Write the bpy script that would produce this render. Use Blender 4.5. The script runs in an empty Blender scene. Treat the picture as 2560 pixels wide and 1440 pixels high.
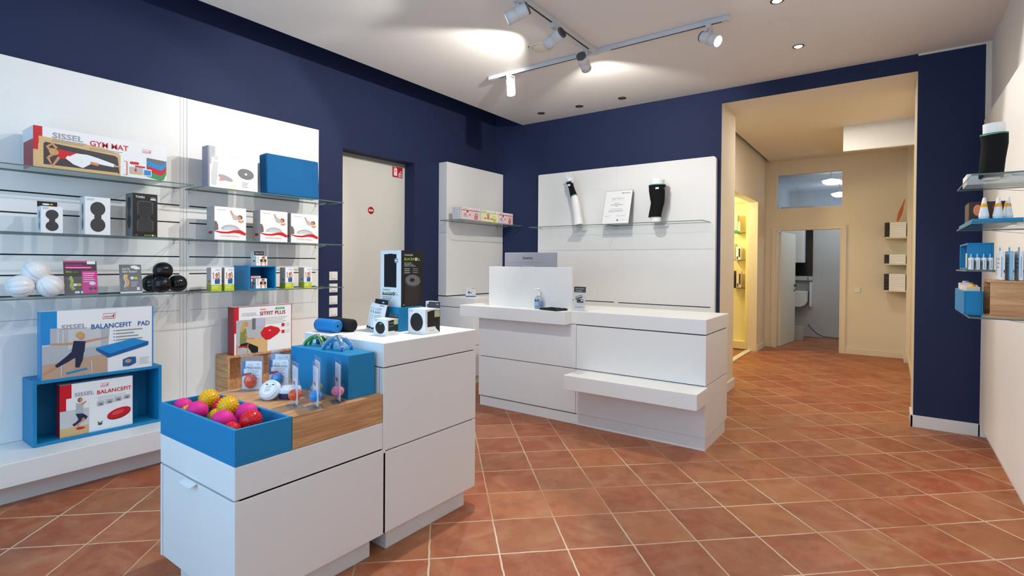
import bpy, bmesh, math, random
from mathutils import Vector, Matrix
random.seed(7)
S = bpy.context.scene
COL = S.collection
PI = math.pi

# ------------------------------------------------------------------ camera
cam = bpy.data.cameras.new('camera')
cam.sensor_fit = 'HORIZONTAL'; cam.sensor_width = 36.0
cam.lens = 36.0 * 1310.76 / 2560
cam.shift_x = 0.0; cam.shift_y = -47.2 / 2560
cam.clip_start = 0.05; cam.clip_end = 60
camo = bpy.data.objects.new('camera', cam); COL.objects.link(camo)
RT = Vector((0.81145635, 0.58436623, 0.00739612))
UP = Vector((-0.01199022, 0.00399408, 0.99992014))
FW = Vector((-0.58429002, 0.81148023, -0.0102477))
m = Matrix.Identity(4)
for i in range(3):
    m[i][0] = RT[i]; m[i][1] = UP[i]; m[i][2] = -FW[i]
m.translation = Vector((3.8551, -5.5682, 1.35))
camo.matrix_world = m
S.camera = camo

# ------------------------------------------------------------------ world, exposure, large lights
S.view_settings.view_transform = 'Standard'
S.view_settings.look = 'None'
S.view_settings.gamma = 1.0
S.view_settings.exposure = 0.3
S.view_settings.use_curve_mapping = False
W = bpy.data.worlds.new('daylight'); S.world = W; W.use_nodes = True
bg = W.node_tree.nodes['Background']
bg.inputs[0].default_value = (0.62, 0.80, 1.0, 1); bg.inputs[1].default_value = 1.0

def light(name, kind, loc, energy, color, direction=None, size=None, size_y=None, spot=None, blend=0.2, radius=0.03):
    l = bpy.data.lights.new(name, kind); l.energy = energy; l.color = color
    if kind == 'AREA':
        l.shape = 'RECTANGLE'; l.size = size; l.size_y = size_y or size
    else:
        l.shadow_soft_size = radius
    if kind == 'SPOT':
        l.spot_size = math.radians(spot); l.spot_blend = blend
    o = bpy.data.objects.new(name, l); COL.objects.link(o); o.location = loc
    if direction is not None:
        o.rotation_euler = Vector(direction).to_track_quat('-Z', 'Y').to_euler()
    return o

# daylight through the shop window behind the camera
light('shop_window_daylight', 'AREA', (1.9, -6.85, 1.6), 40, (0.24, 0.61, 1.0), (0, 1, 0.0), 3.2, 2.6)
# added soft fill under the ceiling, no fitting there; lifts the front of the shop
light('shop_ceiling_fill', 'AREA', (2.6, -4.6, 3.08), 10, (1.0, 0.95, 0.88), (0, 0, -1), 1.6, 1.6)
# hall lamp on its ceiling just behind the soffit of the opening, side room lamp, two added back room fills
light('hall_ceiling_lamp', 'AREA', (3.2, 1.2, 3.05), 17, (1.0, 0.93, 0.80), (0, 0, -1), 0.5, 0.5)
light('back_room_fill', 'POINT', (3.5, 5.0, 2.2), 13, (0.66, 0.84, 1.0), radius=0.12)  # added fill, no fitting here; brightens the room behind the hall door
light('back_room_fill', 'POINT', (3.0, 6.8, 1.9), 22, (0.62, 0.82, 1.0), radius=0.12)  # added fill hidden behind the partition, brightens the view through the transom
light('side_room_lamp', 'POINT', (1.35, 2.75, 2.2), 34, (1.0, 0.83, 0.45), radius=0.1)

# ------------------------------------------------------------------ materials
def s2l(c):
    c = c / 255.0
    return c / 12.92 if c <= 0.04045 else ((c + 0.055) / 1.055) ** 2.4
def rgb(r, g, b): return (s2l(r), s2l(g), s2l(b), 1.0)
MATS = {}
def mat(name, col, rough=0.5, metal=0.0, trans=0.0, emit=None, es=0.0, var=0.05, scale=18.0, bump=0.0, spec=0.5, ior=1.45, alpha=1.0):
    if name in MATS: return MATS[name]
    M = bpy.data.materials.new(name); M.use_nodes = True
    nt = M.node_tree; N = nt.nodes; L = nt.links
    p = N['Principled BSDF']
    c = rgb(*col)
    tc = N.new('ShaderNodeTexCoord'); nz = N.new('ShaderNodeTexNoise'); nz.inputs['Scale'].default_value = scale
    nz.inputs['Detail'].default_value = 3
    L.new(tc.outputs['Object'], nz.inputs['Vector'])
    mx = N.new('ShaderNodeMix'); mx.data_type = 'RGBA'
    k = 1.0 - var
    mx.inputs[6].default_value = (c[0]*k, c[1]*k, c[2]*k, 1); mx.inputs[7].default_value = c
    L.new(nz.outputs['Fac'], mx.inputs[0]); L.new(mx.outputs[2], p.inputs['Base Color'])
    p.inputs['Roughness'].default_value = rough; p.inputs['Metallic'].default_value = metal
    p.inputs['Specular IOR Level'].default_value = spec
    p.inputs['Transmission Weight'].default_value = trans; p.inputs['IOR'].default_value = ior
    if emit:
        p.inputs['Emission Color'].default_value = rgb(*emit); p.inputs['Emission Strength'].default_value = es
    if bump:
        b = N.new('ShaderNodeBump'); b.inputs['Strength'].default_value = bump; b.inputs['Distance'].default_value = 0.002
        L.new(nz.outputs['Fac'], b.inputs['Height']); L.new(b.outputs['Normal'], p.inputs['Normal'])
    MATS[name] = M
    return M
def clear_mat(name, tint, gloss=0.08, rough=0.02, body=0.0):
    # clear sheet: light goes straight through, the surface mirrors more at grazing angles
    M = bpy.data.materials.new(name); M.use_nodes = True
    nt = M.node_tree; N = nt.nodes; L = nt.links
    N.remove(N['Principled BSDF']); out = N['Material Output']
    t = N.new('ShaderNodeBsdfTransparent'); t.inputs[0].default_value = rgb(*tint)
    g = N.new('ShaderNodeBsdfGlossy'); g.inputs['Roughness'].default_value = rough
    fr = N.new('ShaderNodeLayerWeight'); fr.inputs['Blend'].default_value = 0.5
    pw = N.new('ShaderNodeMath'); pw.operation = 'POWER'; pw.inputs[1].default_value = 5.0
    ad = N.new('ShaderNodeMath'); ad.operation = 'MULTIPLY_ADD'; ad.inputs[1].default_value = 0.28; ad.inputs[2].default_value = gloss
    ad.use_clamp = True
    L.new(fr.outputs['Facing'], pw.inputs[0]); L.new(pw.outputs[0], ad.inputs[0])
    mx = N.new('ShaderNodeMixShader')
    L.new(ad.outputs[0], mx.inputs[0])
    last = t.outputs[0]
    if body:
        d = N.new('ShaderNodeBsdfDiffuse'); d.inputs[0].default_value = rgb(*tint)
        m2 = N.new('ShaderNodeMixShader'); m2.inputs[0].default_value = body
        L.new(last, m2.inputs[1]); L.new(d.outputs[0], m2.inputs[2]); last = m2.outputs[0]
    L.new(last, mx.inputs[1]); L.new(g.outputs[0], mx.inputs[2])
    L.new(mx.outputs[0], out.inputs['Surface'])
    return M

M_white = mat('white_laminate', (236, 236, 234), 0.42, var=0.02, scale=60)
M_panel = mat('white_panel_laminate', (238, 237, 234), 0.5, var=0.02, scale=60)
M_slit = mat('dark_slot', (28, 28, 30), 0.7)
M_seam = mat('seam_grey', (168, 168, 166), 0.6)
M_navy = mat('navy_wall_paint', (43, 52, 84), 0.6, var=0.06, scale=6, bump=0.15, spec=0.15)
M_ceil = mat('ceiling_plaster', (232, 228, 222), 0.8, var=0.02, scale=5, spec=0.2)
M_wallw = mat('white_wall_paint', (228, 227, 224), 0.7, var=0.02, scale=8, bump=0.1)
M_cream = mat('cream_wall_paint', (232, 223, 205), 0.75, var=0.03, scale=5)
M_sidey = mat('pale_yellow_paint', (238, 228, 178), 0.6, var=0.02)
M_grey = mat('back_room_grey_paint', (196, 196, 196), 0.7, var=0.03)
M_skirt = mat('white_skirting_gloss', (232, 230, 226), 0.35, var=0.02)
M_door = mat('door_white', (228, 226, 216), 0.45, var=0.02)
M_frame = mat('steel_door_frame_grey', (150, 146, 136), 0.5)
M_blue = mat('blue_lacquer', (10, 132, 186), 0.5, var=0.05, scale=40)
M_bluefab = mat('blue_fabric', (38, 104, 158), 0.9, var=0.15, scale=300, bump=0.4, spec=0.1)
M_black = mat('black_print', (24, 24, 26), 0.45)
M_charc = mat('charcoal_print', (62, 60, 62), 0.45)
M_rubber = mat('black_foam', (30, 30, 34), 0.75, var=0.25, scale=240, bump=0.3, spec=0.3)
M_bfoam = mat('blue_foam', (18, 128, 202), 0.6, var=0.15, scale=240, bump=0.3)
M_gloss_black = mat('gloss_black_plastic', (16, 16, 18), 0.15)
M_pw = mat('print_white', (240, 240, 240), 0.35, var=0.02)
M_side = mat('carton_side_white', (222, 222, 224), 0.45, var=0.03)
M_red = mat('print_red', (208, 28, 42), 0.35)
M_dred = mat('print_dark_red', (150, 30, 44), 0.4)
M_pbl = mat('print_blue', (34, 140, 208), 0.35)
M_txb = mat('print_text_blue', (30, 96, 160), 0.4)
M_txg = mat('print_text_grey', (160, 162, 166), 0.4)
M_txl = mat('print_text_light_grey', (205, 206, 208), 0.4)
M_line = mat('print_small_text', (150, 150, 152), 0.5)
M_skin = mat('print_skin', (214, 150, 108), 0.45, var=0.15)
M_hair = mat('print_hair_blond', (206, 168, 96), 0.45, var=0.15)
M_brownhair = mat('print_hair_brown', (128, 70, 40), 0.45)
M_pnavy = mat('print_navy', (34, 44, 72), 0.45)
M_tan = mat('print_tan', (222, 184, 128), 0.45, var=0.12)
M_pfloor = mat('print_floor_brown', (198, 164, 140), 0.45, var=0.1)
M_pgrey = mat('print_grey', (186, 190, 194), 0.45, var=0.15)
M_dgrey = mat('print_dark_grey', (112, 114, 116), 0.5, var=0.1)
M_green = mat('print_green', (60, 150, 96), 0.4)
M_lime = mat('print_lime', (186, 206, 40), 0.4)
M_dlime = mat('print_dark_lime', (140, 158, 30), 0.4)
M_mag = mat('print_magenta', (226, 40, 148), 0.4)
M_orange = mat('print_orange', (226, 132, 84), 0.4)
M_gold = mat('print_gold', (246, 178, 40), 0.4)
M_pink = mat('print_pale_pink', (244, 214, 220), 0.4)
M_pyel = mat('print_pale_yellow', (246, 240, 200), 0.4)
M_teal = mat('teal_trim', (80, 160, 160), 0.5)
M_steel = mat('brushed_steel', (190, 190, 190), 0.3, metal=0.9)
M_dsteel = mat('dark_steel', (70, 66, 60), 0.35, metal=0.7)
M_lampw = mat('lamp_white_metal', (216, 216, 216), 0.4)
M_lampg = mat('lamp_grey_rib', (96, 96, 98), 0.45)
M_track = mat('track_white', (206, 208, 212), 0.4)
M_lens = mat('lit_lens', (255, 250, 240), 0.2, emit=(255, 246, 230), es=14)
M_dimlens = mat('unlit_lens', (120, 112, 92), 0.2)
M_opal = mat('opal_glass_lit', (255, 244, 225), 0.3, emit=(255, 238, 205), es=9)
M_glass = clear_mat('clear_shelf_glass', (250, 253, 252), 0.03)
M_gedge = mat('glass_edge_green', (96, 118, 116), 0.15, var=0.1)
M_blister = clear_mat('clear_blister_plastic', (246, 248, 252), 0.05, 0.06, 0.02)
M_bottle = clear_mat('clear_bottle_plastic', (232, 238, 242), 0.12, 0.05, 0.18)
M_transom = clear_mat('transom_glass', (226, 232, 240), 0.06)
M_gel = {k: mat('gel_' + k, c, 0.12, trans=0.15, var=0.05) for k, c in dict(orange=(250, 84, 36), blue=(50, 146, 222), pink=(246, 130, 172), green=(150, 196, 180)).items()}
M_mgreen = mat('green_clear_plastic', (60, 190, 50), 0.08, trans=0.85)
M_mblue = mat('blue_clear_plastic', (110, 186, 240), 0.08, trans=0.85)
M_ballp = mat('pink_rubber', (226, 34, 140), 0.6)
M_bally = mat('yellow_rubber', (240, 186, 12), 0.35)
M_ballr = mat('red_rubber', (222, 24, 34), 0.25)
M_ballb = mat('blue_rubber', (14, 136, 206), 0.35)
M_whiteplastic = mat('white_plastic', (236, 236, 236), 0.25, var=0.02)
M_tubw = mat('translucent_lid', (214, 226, 234), 0.3)
M_tubg = mat('green_putty', (120, 214, 130), 0.35)
M_tubp = mat('purple_putty', (66, 60, 104), 0.35)
M_mono = mat('monitor_back_silver', (158, 158, 166), 0.4)
M_body = mat('mannequin_white', (240, 240, 238), 0.35, var=0.02)
M_knit = mat('black_knit', (26, 26, 28), 0.85, var=0.35, scale=400, bump=0.5, spec=0.2)
M_photo = mat('print_dark_photo', (64, 40, 34), 0.4, var=0.5, scale=40)
M_kraft = mat('cream_carton', (226, 210, 190), 0.5)
M_yelbox = mat('yellow_carton', (240, 222, 140), 0.5)
M_paleblue = mat('pale_blue_print', (150, 196, 226), 0.4)
M_liq = mat('blue_sanitizer', (70, 160, 226), 0.1, trans=0.5)
M_sock = mat('switch_white', (236, 235, 230), 0.35, var=0.01)
M_feather = mat('orange_feather', (206, 110, 66), 0.7)

def wood_mat(name, stretch):
    M = bpy.data.materials.new(name); M.use_nodes = True
    nt = M.node_tree; N = nt.nodes; L = nt.links; p = N['Principled BSDF']
    tc = N.new('ShaderNodeTexCoord'); mp = N.new('ShaderNodeMapping'); mp.inputs['Scale'].default_value = stretch
    nz = N.new('ShaderNodeTexNoise'); nz.inputs['Scale'].default_value = 2.2; nz.inputs['Detail'].default_value = 6; nz.inputs['Distortion'].default_value = 0.6
    cr = N.new('ShaderNodeValToRGB')
    cr.color_ramp.elements[0].position = 0.3; cr.color_ramp.elements[0].color = rgb(172, 118, 72)
    cr.color_ramp.elements[1].position = 0.72; cr.color_ramp.elements[1].color = rgb(218, 172, 122)
    L.new(tc.outputs['Object'], mp.inputs['Vector']); L.new(mp.outputs[0], nz.inputs['Vector'])
    L.new(nz.outputs['Fac'], cr.inputs[0]); L.new(cr.outputs[0], p.inputs['Base Color'])
    p.inputs['Roughness'].default_value = 0.45
    return M
M_wood = wood_mat('oak_veneer', (26, 2.0, 26)); M_woodx = wood_mat('oak_veneer_cross', (2.0, 26, 26))

def tile_mat():
    M = bpy.data.materials.new('terracotta_tiles'); M.use_nodes = True
    nt = M.node_tree; N = nt.nodes; L = nt.links; p = N['Principled BSDF']
    tc = N.new('ShaderNodeTexCoord')
    sub = N.new('ShaderNodeVectorMath'); sub.operation = 'SUBTRACT'; sub.inputs[1].default_value = (2.17715, -3.39464, 0)
    rot = N.new('ShaderNodeVectorRotate'); rot.rotation_type = 'Z_AXIS'; rot.inputs['Angle'].default_value = -math.radians(43.4934)
    scl = N.new('ShaderNodeVectorMath'); scl.operation = 'SCALE'; scl.inputs['Scale'].default_value = 1 / 0.32399
    L.new(tc.outputs['Object'], sub.inputs[0]); L.new(sub.outputs[0], rot.inputs['Vector']); L.new(rot.outputs[0], scl.inputs[0])
    wob = N.new('ShaderNodeTexNoise'); wob.inputs['Scale'].default_value = 5.0; wob.inputs['Detail'].default_value = 4
    L.new(scl.outputs[0], wob.inputs['Vector'])
    ws = N.new('ShaderNodeVectorMath'); ws.operation = 'MULTIPLY_ADD'; ws.inputs[1].default_value = (0.028, 0.028, 0); 
    L.new(wob.outputs['Color'], ws.inputs[0]); L.new(scl.outputs[0], ws.inputs[2])
    off = N.new('ShaderNodeVectorMath'); off.operation = 'SUBTRACT'; off.inputs[1].default_value = (0.014, 0.014, 0)
    L.new(ws.outputs[0], off.inputs[0])
    fr = N.new('ShaderNodeVectorMath'); fr.operation = 'FRACTION'; L.new(off.outputs[0], fr.inputs[0])
    fl = N.new('ShaderNodeVectorMath'); fl.operation = 'FLOOR'; L.new(off.outputs[0], fl.inputs[0])
    c5 = N.new('ShaderNodeVectorMath'); c5.operation = 'SUBTRACT'; c5.inputs[1].default_value = (0.5, 0.5, 0); L.new(fr.outputs[0], c5.inputs[0])
    ab = N.new('ShaderNodeVectorMath'); ab.operation = 'ABSOLUTE'; L.new(c5.outputs[0], ab.inputs[0])
    sp = N.new('ShaderNodeSeparateXYZ'); L.new(ab.outputs[0], sp.inputs[0])
    mxm = N.new('ShaderNodeMath'); mxm.operation = 'MAXIMUM'; L.new(sp.outputs[0], mxm.inputs[0]); L.new(sp.outputs[1], mxm.inputs[1])
    gr = N.new('ShaderNodeMapRange'); gr.inputs['From Min'].default_value = 0.485; gr.inputs['From Max'].default_value = 0.491
    L.new(mxm.outputs[0], gr.inputs['Value'])
    wn = N.new('ShaderNodeTexWhiteNoise'); wn.noise_dimensions = '2D'; L.new(fl.outputs[0], wn.inputs['Vector'])
    cr = N.new('ShaderNodeValToRGB'); e = cr.color_ramp.elements
    e[0].position = 0.0; e[0].color = rgb(154, 86, 54); e[1].position = 1.0; e[1].color = rgb(178, 110, 70)
    k = e.new(0.35); k.color = rgb(164, 88, 56)
    k = e.new(0.65); k.color = rgb(160, 100, 66)
    L.new(wn.outputs['Value'], cr.inputs[0])
    # weathering: pale bloom and darker wear, different on every tile
    n2 = N.new('ShaderNodeTexNoise'); n2.inputs['Scale'].default_value = 1.6; n2.inputs['Detail'].default_value = 8; n2.inputs['Distortion'].default_value = 1.2; n2.inputs['Roughness'].default_value = 0.65
    ofs = N.new('ShaderNodeVectorMath'); ofs.operation = 'MULTIPLY_ADD'; ofs.inputs[1].default_value = (7.3, 3.1, 5.0)
    L.new(wn.outputs['Color'], ofs.inputs[0]); L.new(scl.outputs[0], ofs.inputs[2])
    L.new(ofs.outputs[0], n2.inputs['Vector'])
    r2 = N.new('ShaderNodeMapRange'); r2.inputs['From Min'].default_value = 0.43; r2.inputs['From Max'].default_value = 0.74; r2.inputs['To Max'].default_value = 0.62
    L.new(n2.outputs['Fac'], r2.inputs['Value'])
    m1 = N.new('ShaderNodeMix'); m1.data_type = 'RGBA'; m1.inputs[7].default_value = rgb(186, 142, 108)
    L.new(r2.outputs[0], m1.inputs[0]); L.new(cr.outputs[0], m1.inputs[6])
    n3 = N.new('ShaderNodeTexNoise'); n3.inputs['Scale'].default_value = 2.6; n3.inputs['Detail'].default_value = 6
    L.new(ofs.outputs[0], n3.inputs['Vector'])
    r3 = N.new('ShaderNodeMapRange'); r3.inputs['From Min'].default_value = 0.5; r3.inputs['From Max'].default_value = 0.8; r3.inputs['To Max'].default_value = 0.55
    L.new(n3.outputs['Fac'], r3.inputs['Value'])
    m2 = N.new('ShaderNodeMix'); m2.data_type = 'RGBA'; m2.inputs[7].default_value = rgb(122, 58, 42)
    L.new(r3.outputs[0], m2.inputs[0]); L.new(m1.outputs[2], m2.inputs[6])
    m3 = N.new('ShaderNodeMix'); m3.data_type = 'RGBA'; n4 = N.new('ShaderNodeTexNoise'); n4.inputs['Scale'].default_value = 0.35; n4.inputs['Detail'].default_value = 3; L.new(scl.outputs[0], n4.inputs['Vector'])
    r4 = N.new('ShaderNodeMapRange'); r4.inputs['From Min'].default_value = 0.36; r4.inputs['From Max'].default_value = 0.62; L.new(n4.outputs['Fac'], r4.inputs['Value'])
    gc = N.new('ShaderNodeMix'); gc.data_type = 'RGBA'; gc.inputs[6].default_value = rgb(170, 124, 90); gc.inputs[7].default_value = rgb(222, 202, 172); L.new(r4.outputs[0], gc.inputs[0]); L.new(gc.outputs[2], m3.inputs[7])
    L.new(gr.outputs[0], m3.inputs[0]); L.new(m2.outputs[2], m3.inputs[6])
    L.new(m3.outputs[2], p.inputs['Base Color'])
    rr = N.new('ShaderNodeMapRange'); rr.inputs['To Min'].default_value = 0.34; rr.inputs['To Max'].default_value = 0.62
    L.new(n2.outputs['Fac'], rr.inputs['Value']); L.new(rr.outputs[0], p.inputs['Roughness'])
    b = N.new('ShaderNodeBump'); b.inputs['Strength'].default_value = 0.35; b.inputs['Distance'].default_value = 0.004; b.invert = True
    L.new(gr.outputs[0], b.inputs['Height']); L.new(b.outputs['Normal'], p.inputs['Normal'])
    p.inputs['Specular IOR Level'].default_value = 0.35
    return M
M_tile = tile_mat()

# ------------------------------------------------------------------ mesh building
TXT = {}
def text_geo(s, off=0.0, shear=0.0):
    key = (s, off, shear)
    if key not in TXT:
        cu = bpy.data.curves.new('t', 'FONT'); cu.body = s; cu.offset = off; cu.shear = shear; cu.resolution_u = 2; cu.fill_mode = 'FRONT'
        o = bpy.data.objects.new('t', cu); COL.objects.link(o)
        me = bpy.data.meshes.new_from_object(o.evaluated_get(bpy.context.evaluated_depsgraph_get()))
        v = [tuple(x.co) for x in me.vertices]; f = [tuple(p.vertices) for p in me.polygons]
        bpy.data.objects.remove(o); bpy.data.meshes.remove(me); bpy.data.curves.remove(cu)
        xs = [p[0] for p in v]; ys = [p[1] for p in v]
        x0, x1, y0, y1 = min(xs), max(xs), min(ys), max(ys)
        TXT[key] = ([((p[0]-x0)/(x1-x0), (p[1]-y0)/(y1-y0)) for p in v], f)
    return TXT[key]

class MB:
    def __init__(s): s.v = []; s.f = []; s.m = []; s.mats = []; s.sm = []
    def mi(s, m):
        if m not in s.mats: s.mats.append(m)
        return s.mats.index(m)
    def add(s, vs, fs, m, smooth=False):
        b = len(s.v); s.v += [tuple(v) for v in vs]; k = s.mi(m)
        for f in fs: s.f.append(tuple(b+i for i in f)); s.m.append(k); s.sm.append(smooth)
    def box(s, x0, y0, z0, x1, y1, z1, m):
        s.add([(x0,y0,z0),(x1,y0,z0),(x1,y1,z0),(x0,y1,z0),(x0,y0,z1),(x1,y0,z1),(x1,y1,z1),(x0,y1,z1)],
              [(3,2,1,0),(4,5,6,7),(0,1,5,4),(1,2,6,5),(2,3,7,6),(3,0,4,7)], m)
    def rbox(s, x0, y0, z0, x1, y1, z1, m, r=0.004, seg=2):
        bm = bmesh.new(); bmesh.ops.create_cube(bm, size=1)
        for v in bm.verts: v.co = ((x0+x1)/2 + v.co.x*(x1-x0), (y0+y1)/2 + v.co.y*(y1-y0), (z0+z1)/2 + v.co.z*(z1-z0))
        bmesh.ops.bevel(bm, geom=bm.edges[:], offset=min(r, 0.45*min(abs(x1-x0), abs(y1-y0), abs(z1-z0))), segments=seg, affect='EDGES', profile=0.5)
        bm.verts.ensure_lookup_table()
        s.add([v.co[:] for v in bm.verts], [[v.index for v in f.verts] for f in bm.faces], m); bm.free()
    def prism(s, pts, axis, a, b, m, smooth=False):
        # outline pts in the two other axes, extruded from a to b along axis
        def P(p, t):
            return {'x': (t, p[0], p[1]), 'y': (p[0], t, p[1]), 'z': (p[0], p[1], t)}[axis]
        n = len(pts); vs = [P(p, a) for p in pts] + [P(p, b) for p in pts]
        s.add(vs, [tuple(range(n))[::-1], tuple(range(n, 2*n))] + [(i, (i+1) % n, n+(i+1) % n, n+i) for i in range(n)], m, False)
    def rings(s, rings, m, cap=True, smooth=True, closed=False):
        n = len(rings[0]); vs = [p for r in rings for p in r]; fs = []
        R = len(rings)
        for i in range(R if closed else R-1):
            j = (i+1) % R
            for k in range(n): fs.append((i*n+k, i*n+(k+1) % n, j*n+(k+1) % n, j*n+k))
        s.add(vs, fs, m, smooth)
        if cap and not closed:
            s.add(rings[0], [tuple(range(n))[::-1]], m); s.add(rings[-1], [tuple(range(n))], m)
    def tube(s, pts, rad, m, seg=12, sq=1.0, cap=True):
        pts = [Vector(p) for p in pts]
        if not hasattr(rad, '__len__'): rad = [rad]*len(pts)
        R = []; up = None
        for i, p in enumerate(pts):
            t = (pts[min(i+1, len(pts)-1)] - pts[max(i-1, 0)]).normalized()
            if up is None: up = Vector((0, 0, 1)) if abs(t.z) < 0.9 else Vector((0, 1, 0))
            a = t.cross(up).normalized(); b = a.cross(t).normalized(); up = b
            R.append([p + (a*math.cos(2*PI*k/seg) + b*math.sin(2*PI*k/seg)*sq)*rad[i] for k in range(seg)])
        s.rings(R, m, cap)
    def cyl(s, p0, p1, r, m, seg=24, r1=None):
        s.tube([p0, p1], [r, r if r1 is None else r1], m, seg)
    def lathe(s, c, prof, m, seg=24, axis=None, cap=True):
        # prof: (radius, height) along axis
        z = Vector(axis or (0, 0, 1)).normalized(); a = z.orthogonal().normalized(); b = z.cross(a); c = Vector(c)
        s.rings([[c + z*h + (a*math.cos(2*PI*k/seg) + b*math.sin(2*PI*k/seg))*r for k in range(seg)] for r, h in prof], m, cap)
    def ball(s, c, r, m, seg=20, rings=12, sc=(1, 1, 1), groove=0, axis=(0, 0, 1), depth=0.07):
        c = Vector(c); z = Vector(axis).normalized(); a = z.orthogonal().normalized(); b = z.cross(a); R = []
        for i in range(1, rings):
            th = PI*i/rings; ring = []
            for k in range(seg):
                ph = 2*PI*k/seg; q = r
                if groove: q *= 1 - depth*max(0, math.cos(groove*ph))**10*math.sin(th)
                d = z*math.cos(th)*q + (a*math.cos(ph) + b*math.sin(ph))*math.sin(th)*q
                ring.append(c + Vector((d.x*sc[0], d.y*sc[1], d.z*sc[2])))
            R.append(ring)
        s.rings(R, m, True)
    def face(s, O, U, V, lift=0.0): return Face(s, Vector(O), Vector(U).normalized(), Vector(V).normalized(), lift)
    def xform(s, M4): s.v = [tuple(M4 @ Vector(v)) for v in s.v]
    def build(s, name, parent=None, bevel=0, at=None):
        vs = s.v
        if parent is not None: L = Vector(parent_origin(parent))
        elif at is not None: L = Vector(at)
        else:
            xs, ys, zs = zip(*vs); L = Vector(((min(xs)+max(xs))/2, (min(ys)+max(ys))/2, min(zs)))
        me = bpy.data.meshes.new(name)
        me.from_pydata([(v[0]-L.x, v[1]-L.y, v[2]-L.z) for v in vs], [], s.f)
        for m in s.mats: me.materials.append(m)
        me.polygons.foreach_set('material_index', s.m); me.polygons.foreach_set('use_smooth', s.sm); me.update()
        o = bpy.data.objects.new(name, me); COL.objects.link(o)
        o['org'] = tuple(L)
        if parent is not None: o.parent = parent
        else: o.location = L
        if bevel:
            b = o.modifiers.new('edge', 'BEVEL'); b.width = bevel; b.segments = 2; b.limit_method = 'ANGLE'
        return o
def parent_origin(p): return p['org']

class Face:
    """print on a flat side: u to the right, v up, in metres from the lower left corner O"""
    def __init__(s, mb, O, U, V, lift): s.mb = mb; s.O = O; s.U = U; s.V = V; s.n = U.cross(V).normalized(); s.k = 0.0004 + lift
    def P(s, u, v): return s.O + s.U*u + s.V*v + s.n*s.k
    def poly(s, pts, m): s.mb.add([s.P(*p) for p in pts], [tuple(range(len(pts)))], m); s.k += 0.00008
    def rect(s, u0, v0, u1, v1, m): s.poly([(u0, v0), (u1, v0), (u1, v1), (u0, v1)], m)
    def ell(s, cu, cv, ru, rv, m, n=24, rot=0.0, a0=0.0, a1=2*PI):
        c, d = math.cos(rot), math.sin(rot); pts = []
        for i in range(n):
            t = a0 + (a1-a0)*i/(n if a1-a0 > 6.2 else n-1); x, y = ru*math.cos(t), rv*math.sin(t)
            pts.append((cu + x*c - y*d, cv + x*d + y*c))
        s.poly(pts, m)
    def band(s, pts, w, m):
        # a stroke of width w (or list) along pts
        n = len(pts)
        if not hasattr(w, '__len__'): w = [w]*n
        Lp, Rp = [], []
        for i in range(n):
            a = Vector(pts[max(i-1, 0)]); b = Vector(pts[min(i+1, n-1)]); d = (b-a).normalized(); q = Vector((-d.y, d.x))
            Lp.append(Vector(pts[i]) + q*w[i]/2); Rp.append(Vector(pts[i]) - q*w[i]/2)
        vs = [s.P(*p) for p in Lp] + [s.P(*p) for p in Rp]
        s.mb.add(vs, [(i, n+i, n+i+1, i+1) for i in range(n-1)], m); s.k += 0.00008
    def text(s, t, u, v, w, h, m, off=0.0, shear=0.0):
        vs, fs = text_geo(t, off, shear)
        s.mb.add([s.P(u + p[0]*w, v + p[1]*h) for p in vs], fs, m); s.k += 0.00008
    def lines(s, u, v, w, n, dv, m, th=None):
        for i in range(n):
            s.rect(u, v - i*dv, u + w*(1 - 0.25*((i*37) % 5)/5), v - i*dv + (th or dv*0.35), m); s.k -= 0.00008
        s.k += 0.00008

def empty(name, loc):
    o = bpy.data.objects.new(name, None); COL.objects.link(o); o.location = loc; o['org'] = tuple(loc)
    o.empty_display_size = 0.05
    return o
def tag(o, label, cat, group=None):
    o['label'] = label; o['category'] = cat
    if group: o['group'] = group
    return o
def thing(name, loc, label, cat, group=None): return tag(empty(name, loc), label, cat, group)
def struct(mb, name, bevel=0):
    o = mb.build(name, at=(0, 0, 0), bevel=bevel); o['kind'] = 'structure'; return o
def copy_thing(o, dloc, label=None, group=None):
    c = o.copy(); COL.objects.link(c); c.location = Vector(o.location) + Vector(dloc)
    if label: c['label'] = label
    if group: c['group'] = group
    for ch in list(o.children):
        d = ch.copy(); COL.objects.link(d); d.parent = c
        for g in list(ch.children):
            e = g.copy(); COL.objects.link(e); e.parent = d
    return c

# ================================================================== THE SETTING
def wall(name, boxes, m, bevel=0):
    b = MB()
    for q in boxes: b.box(*q, m)
    return struct(b, name)
wall('floor', [(-1.2, -6.8, -0.05, 5.0, 8.0, 0.0)], M_tile)
b = MB(); b.box(0.0, -6.7, 3.1355, 4.60, 0.0, 3.19, M_ceil); struct(b, 'ceiling')
wall('ceiling_void', [(-0.60, -6.7, 3.60, 4.60, 0.0, 3.66)], M_navy)
# left wall with a deep door recess
wall('wall_left', [(-0.64, -6.7, 0, -0.43, -2.42, 3.60), (-0.64, -2.42, 2.456, -0.43, -1.476, 3.60), (-0.64, -1.476, 0, -0.43, 0, 3.60)], M_navy)
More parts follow.
